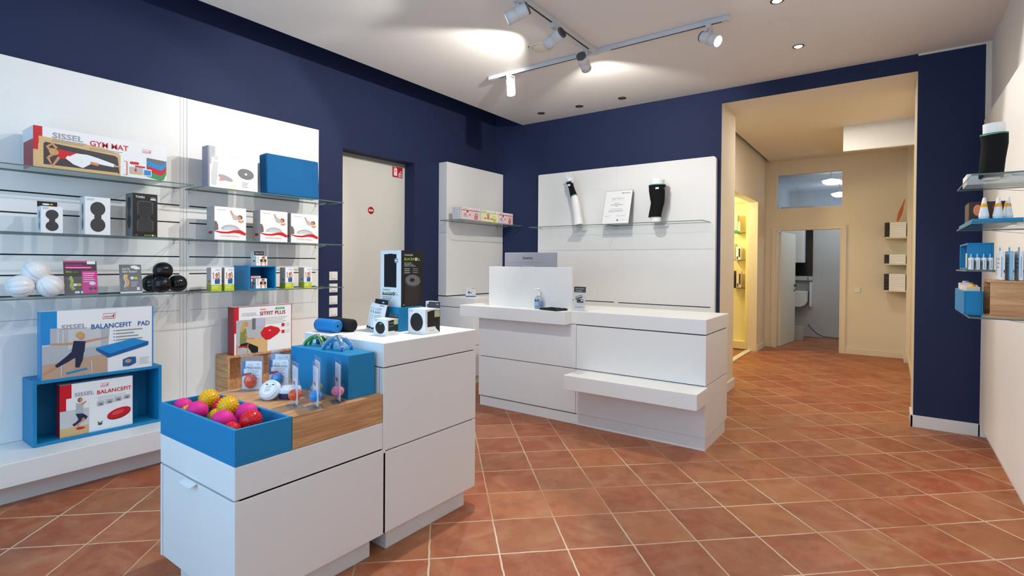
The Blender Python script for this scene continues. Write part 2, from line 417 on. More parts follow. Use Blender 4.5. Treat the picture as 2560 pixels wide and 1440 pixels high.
# back wall: navy room side, pale core that shows in the wide opening
b = MB()
b.box(-0.64, -0.001, 0, 2.456, 0.02, 3.60, M_navy); b.box(2.456, -0.001, 2.99, 4.03, 0.02, 3.60, M_navy); b.box(4.03, -0.001, 0.10, 4.455, 0.02, 3.118, M_navy)
b.box(-0.64, 0.0, 0, 2.4562, 0.58, 3.60, M_cream); b.box(2.4562, 0.0, 2.9898, 4.0298, 0.58, 3.60, M_cream); b.box(4.0298, 0.0, 0, 4.60, 0.58, 3.60, M_cream)
struct(b, 'wall_back')
wall('wall_right', [(4.49, -6.7, 0, 4.62, 0.0, 3.60)], M_wallw)
wall('wall_front', [(-0.64, -6.74, 0, -0.30, -6.6, 3.60), (4.30, -6.74, 0, 4.62, -6.6, 3.60), (-0.30, -6.74, 2.95, 4.30, -6.6, 3.60), (-0.30, -6.74, 0, 4.30, -6.6, 0.32)], M_wallw)
b = MB()
for x in (-0.30, 2.60, 4.24): b.box(x, -6.70, 0.32, x+0.06, -6.64, 2.95, M_skirt)
for z in (0.32, 2.89): b.box(-0.30, -6.70, z, 4.30, -6.64, z+0.06, M_skirt)
struct(b, 'window_2')
b = MB()
b.box(4.012, -0.018, 0, 4.455, 0, 0.10, M_skirt); b.box(4.012, -0.018, 0, 4.03, 0.30, 0.10, M_skirt)
b.box(4.44, -0.018, 0, 4.49, 0, 0.10, M_skirt)
b.box(2.456, 0.0, 0, 2.476, 0.60, 0.10, M_skirt)
struct(b, 'baseboard_back', bevel=0.003)
# door 1 in the recess
b = MB(); b.box(-0.63, -2.42, 0, -0.59, -1.476, 2.412, M_door); struct(b, 'door_1')
b = MB(); b.box(-0.635, -2.42, 2.412, -0.585, -1.476, 2.456, M_frame); struct(b, 'trim_1')

# the hall beyond the opening
wall('wall_hall_left', [(2.04, 0.58, 0, 2.17, 1.30, 3.3), (2.04, 1.30, 2.345, 2.17, 3.36, 3.3), (2.04, 3.36, 0, 2.17, 4.02, 3.3)], M_cream)
wall('wall_hall_back', [(2.04, 4.02, 0, 2.33, 4.14, 3.3), (3.245, 4.02, 0, 4.40, 4.14, 3.3), (2.33, 4.02, 1.93, 3.245, 4.14, 2.286), (2.33, 4.02, 2.838, 3.245, 4.14, 3.3), (3.245, 4.021, 1.9, 3.2451, 4.139, 2.0)], M_cream)
wall('wall_hall_right', [(4.095, 0.58, 0, 4.40, 3.63, 3.3), (4.05, 3.63, 0, 4.40, 4.02, 3.3)], M_cream)
wall('ceiling_hall', [(2.235, 0.58, 3.06, 4.40, 4.02, 3.12)], M_cream)
wall('ceiling_hall_void', [(2.04, 0.58, 3.3, 4.40, 4.14, 3.34)], M_slit)
wall('trim_hall_bulkhead', [(3.378, 2.0, 2.753, 4.095, 2.06, 3.06)], M_wallw)
b = MB()
b.box(3.312, 4.004, 0, 4.05, 4.02, 0.085, M_cream); b.box(4.034, 3.616, 0, 4.05, 4.02, 0.085, M_cream); b.box(4.079, 0.58, 0, 4.095, 3.63, 0.085, M_cream)
b.box(2.17, 3.37, 0, 2.186, 4.02, 0.085, M_cream); b.box(2.17, 4.004, 0, 2.264, 4.02, 0.085, M_cream)
struct(b, 'baseboard_hall', bevel=0.003)
b = MB()
b.box(2.264, 4.0, 0, 2.33, 4.02, 1.93, M_cream); b.box(3.245, 4.0, 0, 3.312, 4.02, 1.93, M_cream); b.box(2.264, 4.0, 1.93, 3.312, 4.02, 1.978, M_cream)
b.box(2.33, 4.0, 0, 2.345, 4.14, 1.93, M_cream); b.box(3.23, 4.0, 0, 3.245, 4.14, 1.93, M_cream)
struct(b, 'trim_2', bevel=0.003)
# open door leaf into the back room
b = MB(); b.box(0, 0, 0.006, 0.04, 0.92, 1.915, M_door); b.xform(Matrix.Translation((2.345, 4.15, 0)) @ Matrix.Rotation(math.radians(-6), 4, 'Z'))
door2 = struct(b, 'door_2')
b = MB(); R6 = Matrix.Translation((2.345, 4.15, 0)) @ Matrix.Rotation(math.radians(-6), 4, 'Z')
b.tube([(0.04, 0.86, 1.0), (0.085, 0.86, 1.0), (0.085, 0.76, 1.0)], 0.008, M_dsteel, 8); b.tube([(0.04, 0.86, 0.91), (0.052, 0.86, 0.91)], 0.016, M_dsteel, 10); b.tube([(0.04, 0.86, 1.0), (0.05, 0.86, 1.0)], 0.022, M_dsteel, 10)
b.xform(R6); h = b.build('door_handle', door2); h['label'] = 'dark steel door handle'
# glass over the hall door
b = MB(); b.box(2.296, 4.07, 2.286, 3.29, 4.078, 2.838, M_transom); win1 = struct(b, 'window_1')
# back room
wall('wall_back_room', [(2.10, 5.90, 0, 4.4, 5.98, 2.50), (1.92, 4.14, 0, 2.05, 7.6, 3.0), (4.30, 4.14, 0, 4.4, 7.6, 3.0), (1.92, 7.5, 0, 4.4, 7.6, 3.0)], M_grey)
wall('ceiling_back_room', [(1.92, 4.14, 2.98, 4.4, 7.6, 3.04)], M_grey)
b = MB(); b.box(2.67, 5.885, 0, 4.30, 5.90, 0.075, M_grey); struct(b, 'baseboard_back_room')
# side room with lit built-in shelving seen through the hall opening
wall('wall_side_room', [(0.85, 3.62, 0, 2.04, 3.70, 2.7), (0.75, 0.58, 0, 0.85, 3.70, 2.7)], M_sidey)
wall('ceiling_side_room', [(0.85, 0.58, 2.62, 2.04, 3.70, 2.7)], M_sidey)
b = MB(); b.box(2.015, 1.30, 0.0, 2.095, 3.36, 0.012, M_skirt); struct(b, 'trim_threshold', bevel=0.003)

# ================================================================== FIXED DISPLAY FURNITURE
SL = [1.132, 1.258, 1.384, 1.510, 1.636, 1.762, 1.888]      # slot heights in the wall panels
def slots(mb, x, y0, y1):
    for z in SL: mb.box(x-0.004, y0, z-0.0045, x+0.0006, y1, z+0.0045, M_slit)
def left_unit(y0, y1, label, slot0, slot1):
    t = thing('slotted_display_unit', (-0.415, (y0+y1)/2, 0.0), label, 'display wall', 'white display wall units')
    b = MB(); b.rbox(-0.4285, y0, 0.2585, -0.40, y1, 2.562, M_panel, 0.003); slots(b, -0.40, slot0, slot1)
    b.box(-0.41, slot0, 0.985, -0.3994, slot1, 0.988, M_seam)
    b.build('slotted_panel', t)
    b = MB(); b.rbox(-0.4285, y0, 0.1285, 0.035, y1, 0.2575, M_white, 0.004); b.build('platform', t)
    b = MB(); b.box(-0.4285, y0+0.002, 0, -0.10, y1-0.002, 0.128, M_white); b.build('kick_plinth', t)
    return t
left_unit(-5.10, -3.857, 'white slotted display wall unit carrying the gym mat box and foam massage rollers', -5.05, -3.862)
left_unit(-3.811, -2.70, 'white slotted display wall unit with the blue fabric pad, next to the light switches', -3.795, -2.73)
b = MB(); b.box(-0.4285, -3.8555, 0.2575, -0.403, -3.8125, 2.562, M_panel); b.box(-0.404, -3.835, 0.2575, -0.4022, -3.833, 2.56, M_seam); b.box(-0.4285, -3.8555, 0, 0.03, -3.8125, 0.255, M_white)
tag(b.build('filler_strip'), 'narrow white vertical strip between the two slotted display wall units', 'wall strip')

def glass_shelf(y0, y1, z, label, x0=-0.3982, x1=-0.11, brackets=None):
    t = thing('glass_shelf', (x0, (y0+y1)/2, z), label, 'shelf', 'clear glass shelves')
    b = MB(); b.box(x0, y0, z-0.007, x1, y1, z, M_glass)
    e = 0.0005
    b.f = []; b.m = []; b.sm = []; b.v = []; b.mats = []
    v = [(x0,y0,z-0.007),(x1,y0,z-0.007),(x1,y1,z-0.007),(x0,y1,z-0.007),(x0,y0,z),(x1,y0,z),(x1,y1,z),(x0,y1,z)]
    b.add(v, [(3,2,1,0),(4,5,6,7)], M_glass); b.add(v, [(0,1,5,4),(1,2,6,5),(2,3,7,6),(3,0,4,7)], M_gedge)
    p = b.build('pane', t); p['label'] = 'clear pane with dark green edge'
    d = (x1-x0)
    for y in (brackets or (y0+0.012, y1-0.012)):
        sg = 1 if d > 0 else -1; b = MB(); q = 0.55*d
        b.box(min(x0, x0+q), y-0.002, z-0.0105, max(x0, x0+q), y+0.002, z-0.0075, M_steel); b.box(min(x0, x0+0.003*sg), y-0.002, z-0.034, max(x0, x0+0.003*sg), y+0.002, z-0.0075, M_steel)
        b.tube([(x0+0.002*sg, y, z-0.033), (x0+q, y, z-0.0105)], 0.0012, M_steel, 6)
        b.build('bracket', t)
    return t
for z, nm in ((1.888, 'top'), (1.510, 'middle'), (1.132, 'bottom')):
    what = {'top': ('under the gym mat box', 'under the white carton and the blue fabric pad'), 'middle': ('under the three foam roller cartons', 'under the three exercise ball cartons'), 'bottom': ('under the white and black massage balls', 'under the blue cube and four green cartons')}[nm]
    glass_shelf(-5.08, -3.885, z, 'clear glass shelf on the left wall, %s' % what[0], brackets=(-5.05, -3.90))
    glass_shelf(-3.825, -2.64, z, 'clear glass shelf on the left wall, %s' % what[1], brackets=(-3.80, -2.735))

# corner unit on the left wall beside the back wall
t = thing('corner_display_unit', (-0.2, -0.55, 0), 'white corner display unit with tall panel and base cabinet, behind the service counter', 'display cabinet')
b = MB(); b.rbox(-0.4285, -1.095, 0.975, -0.30, -0.012, 2.523, M_panel, 0.003); b.build('tall_panel', t)
b = MB(); b.box(-0.4285, -1.085, 0.962, -0.305, -0.02, 0.976, M_slit); b.box(-0.4285, -1.09, 0.10, 0.115, -0.02, 0.86, M_slit); b.build('core', t)
b = MB(); b.rbox(-0.4285, -1.095, 0.852, 0.128, -0.012, 0.964, M_white, 0.003); b.build('worktop', t)
b = MB(); b.rbox(-0.4285, -1.095, 0.44, 0.128, -0.012, 0.846, M_white, 0.003); b.build('upper_front', t)
b = MB(); b.rbox(-0.4285, -1.095, 0.095, 0.128, -0.012, 0.434, M_white, 0.003); b.build('lower_front', t)
b = MB(); b.box(-0.4285, -1.06, 0, 0.08, -0.012, 0.095, M_white); b.build('plinth', t)
glass_shelf(-1.215, -0.04, 1.84, 'clear glass shelf on the corner unit holding three small white cartons', x0=-0.2982, x1=0.03, brackets=(-1.0, -0.15))

# panel on the back wall
t = thing('white_display_board', (1.35, -0.03, 0.1), 'wide white panel on the navy back wall behind the counter, with arm and leg displays', 'display wall')
def rrect(x0, z0, x1, z1, r, which):
    pts = []
    for cx, cz, a, k in ((x0, z0, 180, 'bl'), (x1, z0, 270, 'br'), (x1, z1, 0, 'tr'), (x0, z1, 90, 'tl')):
        if k in which:
            ox = cx + (r if k[1] == 'l' else -r); oz = cz + (r if k[0] == 'b' else -r)
            pts += [(ox + r*math.cos(math.radians(a + 15*i)), oz + r*math.sin(math.radians(a + 15*i))) for i in range(7)]
        else: pts.append((cx, cz))
    return pts
b = MB(); b.prism(rrect(0.285, 0.10, 1.337, 2.458, 0.012, ('tl',)), 'y', -0.06, -0.002, M_panel); b.box(0.30, -0.0606, 0.9175, 1.32, -0.05, 0.9265, M_slit); b.build('panel', t)
b = MB(); b.prism(rrect(1.361, 0.10, 2.42, 2.455, 0.03, ('tr',)), 'y', -0.06, -0.002, M_panel); b.box(1.372, -0.0606, 0.9155, 2.38, -0.05, 0.9245, M_slit); b.build('panel', t)
b = MB(); b.box(1.337, -0.056, 0.10, 1.361, -0.002, 2.455, M_panel); b.build('joint_strip', t)
def back_glass(x0, x1, z, label, y0=-0.06, y1=-0.36, brackets=()):
    t = thing('glass_shelf', ((x0+x1)/2, y0, z), label, 'shelf', 'clear glass shelves')
    b = MB(); v = [(x0,y1,z-0.007),(x1,y1,z-0.007),(x1,y0,z-0.007),(x0,y0,z-0.007),(x0,y1,z),(x1,y1,z),(x1,y0,z),(x0,y0,z)]
    b.add(v, [(3,2,1,0),(4,5,6,7)], M_glass); b.add(v, [(0,1,5,4),(1,2,6,5),(2,3,7,6),(3,0,4,7)], M_gedge)
    p = b.build('pane', t); p['label'] = 'clear pane with dark green edge'
    for x in brackets:
        b = MB(); b.rbox(x-0.02, -0.09, z-0.028, x+0.02, -0.06, z-0.0075, M_whiteplastic, 0.003); b.build('bracket', t)
back_glass(0.345, 1.352, 1.79, 'clear glass shelf under the white hand and the certificate on the back wall', brackets=(0.86,))
back_glass(1.358, 2.375, 1.79, 'clear glass shelf under the white leg form on the back wall', brackets=(1.92,))

# service counter
t = thing('service_counter', (1.73, -1.4, 0), 'long white service counter with overhanging top and bag ledge near the back wall', 'counter')
b = MB(); b.box(0.69, -1.665, 0.02, 2.77, -1.06, 0.85, M_slit); b.build('core', t)
b = MB()
o = [(0.53, -1.80), (1.68, -1.80), (1.68, -1.68), (2.787, -1.68), (2.787, -1.03), (0.53, -1.03)]
b.prism(o, 'z', 0.846, 0.955, M_white); p = b.build('worktop', t, bevel=0.003)
for (x0, x1, z0, z1, nm) in ((0.67, 1.7235, 0.474, 0.842, 'upper_front'), (0.67, 1.7235, 0.095, 0.468, 'lower_front'), (1.7265, 2.787, 0.474, 0.838, 'upper_front'), (1.7265, 2.787, 0.095, 0.468, 'lower_front')):
    b = MB(); b.rbox(x0, -1.68, z0, x1, -1.06, z1, M_white, 0.0025); b.build(nm, t)
b = MB(); b.rbox(1.755, -1.94, 0.353, 2.802, -1.681, 0.466, M_white, 0.003); b.build('bag_ledge', t)
b = MB(); b.box(0.68, -1.668, 0, 1.73, -1.10, 0.086, M_white); b.build('plinth', t)
b = MB(); b.box(1.731, -1.672, 0, 2.783, -1.10, 0.0935, M_white); b.build('plinth', t)
# screen on the counter hiding the desk
t = thing('counter_screen', (1.19, -1.45, 0.955), 'white privacy screen standing on the service counter in front of the monitor', 'screen')
b = MB(); b.rbox(0.742, -1.62, 0.955, 1.642, -1.596, 1.322, M_white, 0.002); b.build('front_panel', t)
b = MB(); b.rbox(0.742, -1.596, 0.955, 0.766, -1.25, 1.322, M_white, 0.002); b.build('end_panel', t)

# centre island
t = thing('island_unit', (1.67, -3.97, 0), 'white stepped display island with a low and a tall part on the tiled floor', 'display island')
b = MB(); b.box(1.375, -4.625, 0.11, 1.972, -3.96, 0.52, M_slit); b.box(1.375, -3.955, 0.11, 1.972, -3.325, 0.90, M_slit); b.build('core', t)
b = MB(); b.rbox(1.36, -4.64, 0.5, 1.985, -3.972, 0.62, M_white, 0.003); b.build('low_top', t)
b = MB(); b.rbox(1.36, -3.97, 0.871, 1.985, -3.31, 0.982, M_white, 0.003); b.build('high_top', t)
b = MB(); b.rbox(1.379, -4.64, 0.105, 1.985, -3.972, 0.494, M_white, 0.003); b.xform(Matrix.Translation((0, 0.018, 0))); b.build('low_body', t)
b = MB(); b.rbox(1.36, -4.64, 0.105, 1.377, -3.975, 0.494, M_white, 0.002); b.build('side_panel', t)
b = MB(); b.rbox(1.9685, -4.64, 0.105, 1.9855, -3.972, 0.494, M_white, 0.002); b.build('side_panel', t)
d = MB(); d.rbox(1.381, -4.638, 0.108, 1.9645, -4.616, 0.491, M_white, 0.002); dr = d.build('drawer_front', t)
d = MB(); d.prism([(-4.668, 0.482), (-4.638, 0.492), (-4.638, 0.489), (-4.667, 0.479)], 'x', 1.60, 1.695, M_white); d.build('pull_tab', dr)
b = MB(); b.rbox(1.36, -3.97, 0.487, 1.985, -3.31, 0.866, M_white, 0.003); b.build('upper_body', t)
b = MB(); b.box(1.957, -3.9708, 0.62, 1.960, -3.95, 0.866, M_seam); b.build('drawer_joint', t)
b = MB(); b.rbox(1.36, -3.97, 0.105, 1.985, -3.31, 0.481, M_white, 0.003); b.build('lower_body', t)
b = MB(); b.box(1.42, -4.585, 0, 1.93, -4.0, 0.108, M_white); b.build('plinth', t)
b = MB(); b.box(1.42, -3.912, 0, 1.938, -3.352, 0.108, M_white); b.build('plinth', t)

# open crates and blocks
def crate(name, x0, y0, z0, x1, y1, z1, open_side, m, label, wallt=0.014, cat='box'):
    b = MB(); w = wallt
    W6 = dict(xm=(x0,y0,z0,x0+w,y1,z1), xp=(x1-w,y0,z0,x1,y1,z1), ym=(x0,y0,z0,x1,y0+w,z1), yp=(x0,y1-w,z0,x1,y1,z1), zm=(x0,y0,z0,x1,y1,z0+w), zp=(x0,y0,z1-w,x1,y1,z1))
    # boards butt inside one another
    pr = {'zp': ('zm','xm','xp','ym','yp'), 'xp': ('xm','zm','zp','ym','yp'), 'xm': ('xp','zm','zp','ym','yp')}[open_side]
    E0 = 0.0006
    done = []
    for k in pr:
        q = list(W6[k])
        for d in done:
            ax = 'xyz'.index(d[0])
            if 'xyz'.index(k[0]) == ax: continue
            if d[1] == 'm': q[ax] = max(q[ax], W6[d][ax+3])
            else: q[ax+3] = min(q[ax+3], W6[d][ax])
        b.box(*q, m); done.append(k)
    return tag(b.build(name, bevel=0.0015), label, cat)
crate('ball_tray', 1.36, -4.64, 0.6212, 1.985, -4.421, 0.753, 'zp', M_blue, 'open blue tray full of massage balls on the low end of the island', 0.013, 'tray')
b = MB(); b.rbox(1.36, -4.4185, 0.6212, 1.985, -3.975, 0.75, M_wood, 0.002); tag(b.build('oak_block'), 'oak wood block on the low part of the island beside the ball tray', 'display block')
b = MB(); b.rbox(1.503, -4.131, 0.75, 1.945, -3.988, 0.943, M_blue, 0.002); tag(b.build('blue_block'), 'long blue block on the oak block, carrying two clear massagers', 'display block')
b = MB(); b.rbox(1.57, -3.656, 0.982, 1.737, -3.48, 1.111, M_blue, 0.002); tag(b.build('blue_block'), 'small blue block on the tall end of the island under the big foam roller carton', 'display block')
crate('display_crate', -0.395, -4.728, 0.2585, -0.165, -4.065, 0.642, 'xp', M_blue, 'large open blue crate on the white platform, holding a red and white carton', 0.018, 'crate')
crate('display_crate', -0.36, -3.485, 1.1325, -0.13, -3.265, 1.32, 'xp', M_blue, 'small open blue cube on the bottom glass shelf with a tiny carton inside', 0.01, 'crate')
crate('display_crate', -0.385, -3.61, 0.2585, -0.20, -3.05, 0.632, 'xp', M_woodx, 'oak crate on the white platform under the red and white cushion carton', 0.018, 'crate')

# ================================================================== LIGHT FITTINGS
t = thing('ceiling_track', (1.85, -1.62, 3.12), 'white lighting track in a T on the ceiling, carrying the spotlights', 'track light rail')
def rail(p0, p1, nm='rail'):
    b = MB(); x0, y0 = p0; x1, y1 = p1
    if abs(x1-x0) > abs(y1-y0):
        b.rbox(x0, y0-0.017, 3.10, x1, y0+0.017, 3.1345, M_track, 0.002); b.box(x0+0.12, y0-0.006, 3.0992, x1-0.05, y0+0.006, 3.1005, M_slit)
    else:
        b.rbox(x0-0.017, y0, 3.10, x0+0.017, y1, 3.1345, M_track, 0.002); b.box(x0-0.006, y0+0.05, 3.0992, x0+0.006, y1-0.1, 3.1005, M_slit)
    b.build(nm, t)
rail((1.87, -1.62), (2.905, -1.62)); rail((0.73, -1.62), (1.83, -1.62)); rail((1.85, -5.2), (1.85, -1.64))
b = MB(); b.rbox(1.822, -1.65, 3.098, 1.878, -1.595, 3.1345, M_track, 0.003); b.build('track_connector', t)
def spotlight(x, y, d, label, energy, deg, blend=0.25, col=(1.0, 0.95, 0.88), lit=True):
    d = Vector(d).normalized(); t = thing('spotlight', (x, y, 3.098), label, 'spotlight', 'spotlights on the ceiling track')
    c = Vector((x, y, 3.0))
    b = MB(); b.rbox(x-0.016, y-0.05, 3.062, x+0.016, y+0.05, 3.0985, M_track, 0.003); b.build('adapter', t)
    b = MB(); b.tube([(x, y, 3.062), (x, y, 3.045), c - d*0.0], 0.009, M_lampw, 10); b.build('arm', t)
    a, e = c - d*0.075, c + d*0.085
    b = MB(); b.lathe(a, [(0.040, 0.012), (0.043, 0.018), (0.043, 0.078), (0.0405, 0.080), (0.0405, 0.084), (0.043, 0.086), (0.043, 0.160), (0.038, 0.160), (0.036, 0.150)], M_lampw, 28, d, cap=False); b.build('housing', t)
    b = MB(); b.lathe(a, [(0.040, 0.0), (0.041, 0.012), (0.0, 0.0125)], M_lampg, 28, d)
    z = d; u = z.orthogonal().normalized(); v = z.cross(u)
    for k in range(-3, 4):
        w = math.sqrt(max(0, 0.038**2 - (k*0.011)**2)); q = a + u*k*0.011 - d*0.002
        b.add([q - v*w, q + v*w, q + v*w + d*0.01, q - v*w + d*0.01], [(0, 1, 2, 3)], M_slit)
    r = b.build('heat_sink', t); r['label'] = 'dark ribbed rear end'
    b = MB(); b.lathe(a, [(0.0, 0.1505), (0.0365, 0.151), (0.0365, 0.148)], M_lens if lit else M_dimlens, 28, d, cap=False); b.build('lens', t)
    if lit:
        l = light('spot_beam', 'SPOT', tuple(a + d*0.165), energy, col, tuple(d), spot=deg, blend=blend, radius=0.016)
    return t
spotlight(1.85, -2.735, (-0.82, -0.42, -0.42), 'white track spotlight at the photo\'s top edge, aimed at the left wall', 56, 78)
spotlight(1.85, -2.27, (-0.93, 0.12, -0.33), 'white track spotlight in front of the round ceiling speaker, its dark rear facing right', 84, 101, 0.35)
spotlight(1.81, -1.75, (-0.16, 0.90, -0.34), 'white track spotlight beside the track joint, dark ribbed top towards the viewer', 50, 102, 0.4)
spotlight(0.98, -1.62, (0.16, -0.10, -0.97), 'white track spotlight near the left end of the cross rail, aimed down', 52, 100)
spotlight(2.77, -1.62, (0.80, -0.30, -0.52), 'white track spotlight on the right rail with a bright lit lens', 75, 88)
light('extra_track_beam', 'SPOT', (1.85, -3.15, 2.98), 120, (1.0, 0.95, 0.88), (0.02, -0.32, -0.95), spot=50, blend=0.3, radius=0.02)   # added spot without a fitting, brightens the island top
light('extra_track_beam', 'SPOT', (1.85, -3.60, 2.98), 36, (1.0, 0.95, 0.88), (-0.84, -0.26, -0.52), spot=70, blend=0.3, radius=0.02)   # extra unseen spot, added to brighten the left display wall
light('extra_track_beam', 'SPOT', (1.85, -4.0, 2.98), 72, (1.0, 0.95, 0.88), (0.06, 0.78, -0.62), spot=66, blend=0.3, radius=0.02)   # added spot without a fitting, brightens the counter front
light('extra_track_beam', 'SPOT', (1.85, -4.4, 2.98), 60, (1.0, 0.95, 0.88), (0.92, 0.20, -0.36), spot=74, blend=0.3, radius=0.02)   # extra unseen spot, added to brighten the right wall

def downlight(x, y, label, lit):
    t = thing('downlight', (x, y, 3.1355), label, 'ceiling light', 'recessed downlights')
    b = MB(); b.lathe((x, y, 3.1355), [(0.043, 0.0), (0.043, -0.004), (0.034, -0.005), (0.028, -0.0005)], M_dsteel, 28, cap=False); b.build('ring', t)
    b = MB(); b.lathe((x, y, 3.1350), [(0.0, -0.0005), (0.028, 0.0)] if not lit else [(0.0, -0.010), (0.020, -0.008), (0.030, -0.002)], M_lens if lit else M_dimlens, 24, cap=False); b.build('lamp_glass', t)
    if lit: light('downlight_beam', 'SPOT', (x, y, 3.118), 26, (1.0, 0.93, 0.82), (0, 0, -1), spot=110, blend=0.6, radius=0.03)
downlight(0.486, -0.32, 'dark recessed downlight nearest the corner, first of the row above the back wall', False)
downlight(0.989, -0.31, 'dark recessed downlight in the middle of the row above the back wall', False)
downlight(1.506, -0.31, 'dark recessed downlight at the right end of the row above the back wall', False)
downlight(3.232, -0.74, 'lit recessed downlight in front of the wide opening', True)
downlight(3.219, -1.65, 'lit recessed downlight at the photo\'s top edge', True)
t = thing('ceiling_speaker', (1.503, -1.92, 3.1355), 'round cream ceiling speaker behind the second spotlight', 'speaker')
b = MB(); b.lathe((1.503, -1.92, 3.1355), [(0.095, 0.0), (0.092, -0.010), (0.078, -0.012), (0.074, -0.004)], M_cream, 36, cap=False); b.build('ring', t)
b = MB(); b.lathe((1.503, -1.92, 3.135), [(0.0725, 0.0), (0.0725, -0.006), (0.06, -0.013), (0.0, -0.016)], M_cream, 36, cap=False); b.box(1.42, -1.99, 3.1345, 1.585, -1.85, 3.1349, M_slit); b.build('grille', t)
for x, y, z, lb in ((3.03, 4.89, 2.80, 'glowing opal ceiling lamp behind the hall transom glass, the nearer and higher one'), (3.034, 6.60, 2.772, 'glowing opal ceiling lamp behind the hall transom glass, the lower one')):
    t = thing('ceiling_lamp', (x, y, 2.98), lb, 'ceiling lamp', 'opal lamps in the back room')
    b = MB(); b.cyl((x, y, 2.98), (x, y, z+0.03), 0.012, M_steel, 12); b.build('stem', t)
    b = MB(); b.lathe((x, y, z), [(0.02, 0.04), (0.13, 0.014), (0.14, 0.01), (0.12, -0.03), (0.07, -0.055), (0.0, -0.062)], M_opal, 32, cap=False); b.build('opal_shade', t)

# ================================================================== SWITCHES AND SIGNS
nm = ['topmost white light switch of the five stacked beside the recessed door', 'second white light switch from the top beside the recessed door', 'third white light switch from the top beside the recessed door', 'fourth white light switch from the top beside the recessed door', 'lowest white light switch beside the recessed door, half behind the foam rolls']
for i in range(5):
    z1 = 1.263 - 0.1145*i
    t = thing('light_switch', (-0.43, -2.523, z1-0.04), nm[i], 'light switch', 'light switches beside the door')
    b = MB(); b.rbox(-0.4295, -2.568, z1-0.082, -0.421, -2.478, z1, M_sock, 0.002); b.build('frame', t)
    b = MB(); b.rbox(-0.4215, -2.55, z1-0.066, -0.4155, -2.496, z1-0.014, M_sock, 0.0015); b.box(-0.417, -2.546, z1-0.0672, -0.4158, -2.500, z1-0.0655, M_seam); b.build('rocker', t)
b = MB(); b.box(-0.5895, -1.657, 2.297, -0.5865, -1.513, 2.418, M_red)
F = b.face((-0.5865, -1.657, 2.297), (0, 1, 0), (0, 0, 1))
F.rect(0.018, 0.016, 0.066, 0.088, M_pw); F.poly([(0.018, 0.088), (0.066, 0.088), (0.058, 0.1), (0.028, 0.1)], M_pw); F.rect(0.036, 0.1, 0.05, 0.108, M_pw); F.poly([(0.018, 0.104), (0.034, 0.110), (0.034, 0.117), (0.016, 0.113)], M_pw); F.rect(0.030, 0.066, 0.054, 0.074, M_red)
F.band([(0.085, 0.012), (0.115, 0.012), (0.130, 0.014), (0.122, 0.05), (0.112, 0.036), (0.098, 0.028), (0.085, 0.04)], 0.009, M_pw)
F.band([(0.094, 0.045), (0.108, 0.06), (0.118, 0.078), (0.116, 0.06), (0.13, 0.072), (0.126, 0.055)], 0.007, M_pw); F.band([(0.084, 0.014), (0.10, 0.04), (0.104, 0.055)], 0.006, M_pw)
tag(b.build('fire_extinguisher_sign'), 'red fire extinguisher sign at the top right of the recessed white door', 'sign')
b = MB(); b.lathe((-0.5895, -1.95, 1.901), [(0.0385, 0.0), (0.0385, 0.0025), (0.0, 0.0026)], M_red, 32, (1, 0, 0), cap=False)
F = b.face((-0.5865, -1.95, 1.901), (0, 1, 0), (0, 0, 1)); F.rect(-0.026, -0.009, 0.026, 0.009, M_pw); F.text('STOP', -0.018, -0.005, 0.036, 0.009, M_txg)
tag(b.build('round_door_sign'), 'round red no entry sticker in the middle of the recessed white door', 'sign')

# ================================================================== CARTONS ON THE LEFT WALL
def carton(x, y0, y1, z0, z1, depth, front, side=None, top=None):
    """closed carton with its printed side facing +x; returns mesh, front face, left (-y) face"""
    b = MB(); sd = side or front; tp = top or front
    v = [(x-depth,y0,z0),(x,y0,z0),(x,y1,z0),(x-depth,y1,z0),(x-depth,y0,z1),(x,y0,z1),(x,y1,z1),(x-depth,y1,z1)]
    b.add(v, [(3,2,1,0),(4,5,6,7)], tp); b.add(v, [(1,2,6,5)], front); b.add(v, [(0,1,5,4),(2,3,7,6),(3,0,4,7)], sd)
    return b, b.face((x, y0, z0), (0,1,0), (0,0,1)), b.face((x-depth, y0, z0), (1,0,0), (0,0,1))
def logo(F, u, v, w, h, t='sissel'):
    F.poly([(u, v), (u+w*0.93, v), (u+w, v+h), (u+w*0.07, v+h)], M_red); F.poly([(u+w*0.03, v+h*0.1), (u+w*0.91, v+h*0.1), (u+w*0.97, v+h*0.9), (u+w*0.09, v+h*0.9)], M_pw)
    F.text(t, u+w*0.12, v+h*0.25, w*0.68, h*0.42, M_red, 0.02); F.poly([(u+w*0.78, v+h*0.2), (u+w*0.85, v+h*0.2), (u+w*0.92, v+h*0.8), (u+w*0.74, v+h*0.62)], M_red)

Z1, Z2, Z3 = 1.8885, 1.5105, 1.1325
# gym mat box
y0, y1 = -4.732, -4.05; w = y1-y0; h = 0.236
b, F, G = carton(-0.13, y0, y1, Z1, Z1+h, 0.225, M_pw, M_side)
F.rect(0, 0.135, 0.040, h, M_red); F.rect(0.0, 0.10, 0.022, 0.14, M_red)
F.poly([(0.024, 0.0), (0.42, 0.0), (0.42, 0.135), (0.33, 0.165), (0.024, 0.18)], M_tan); F.rect(0.0, 0.0, 0.06, 0.10, M_tan)
F.poly([(0.045, 0.02), (0.40, 0.02), (0.415, 0.014), (0.405, 0.115), (0.39, 0.125), (0.055, 0.15), (0.045, 0.14)], M_charc)
F.band([(0.11, 0.095), (0.17, 0.085), (0.21, 0.085)], [0.05, 0.052, 0.045], M_red)
F.band([(0.16, 0.07), (0.20, 0.082), (0.25, 0.085), (0.30, 0.078), (0.385, 0.062)], [0.02, 0.05, 0.045, 0.036, 0.02], M_pw); F.band([(0.15, 0.078), (0.19, 0.055), (0.225, 0.040), (0.265, 0.068)], [0.02, 0.036, 0.034, 0.025], M_pw)
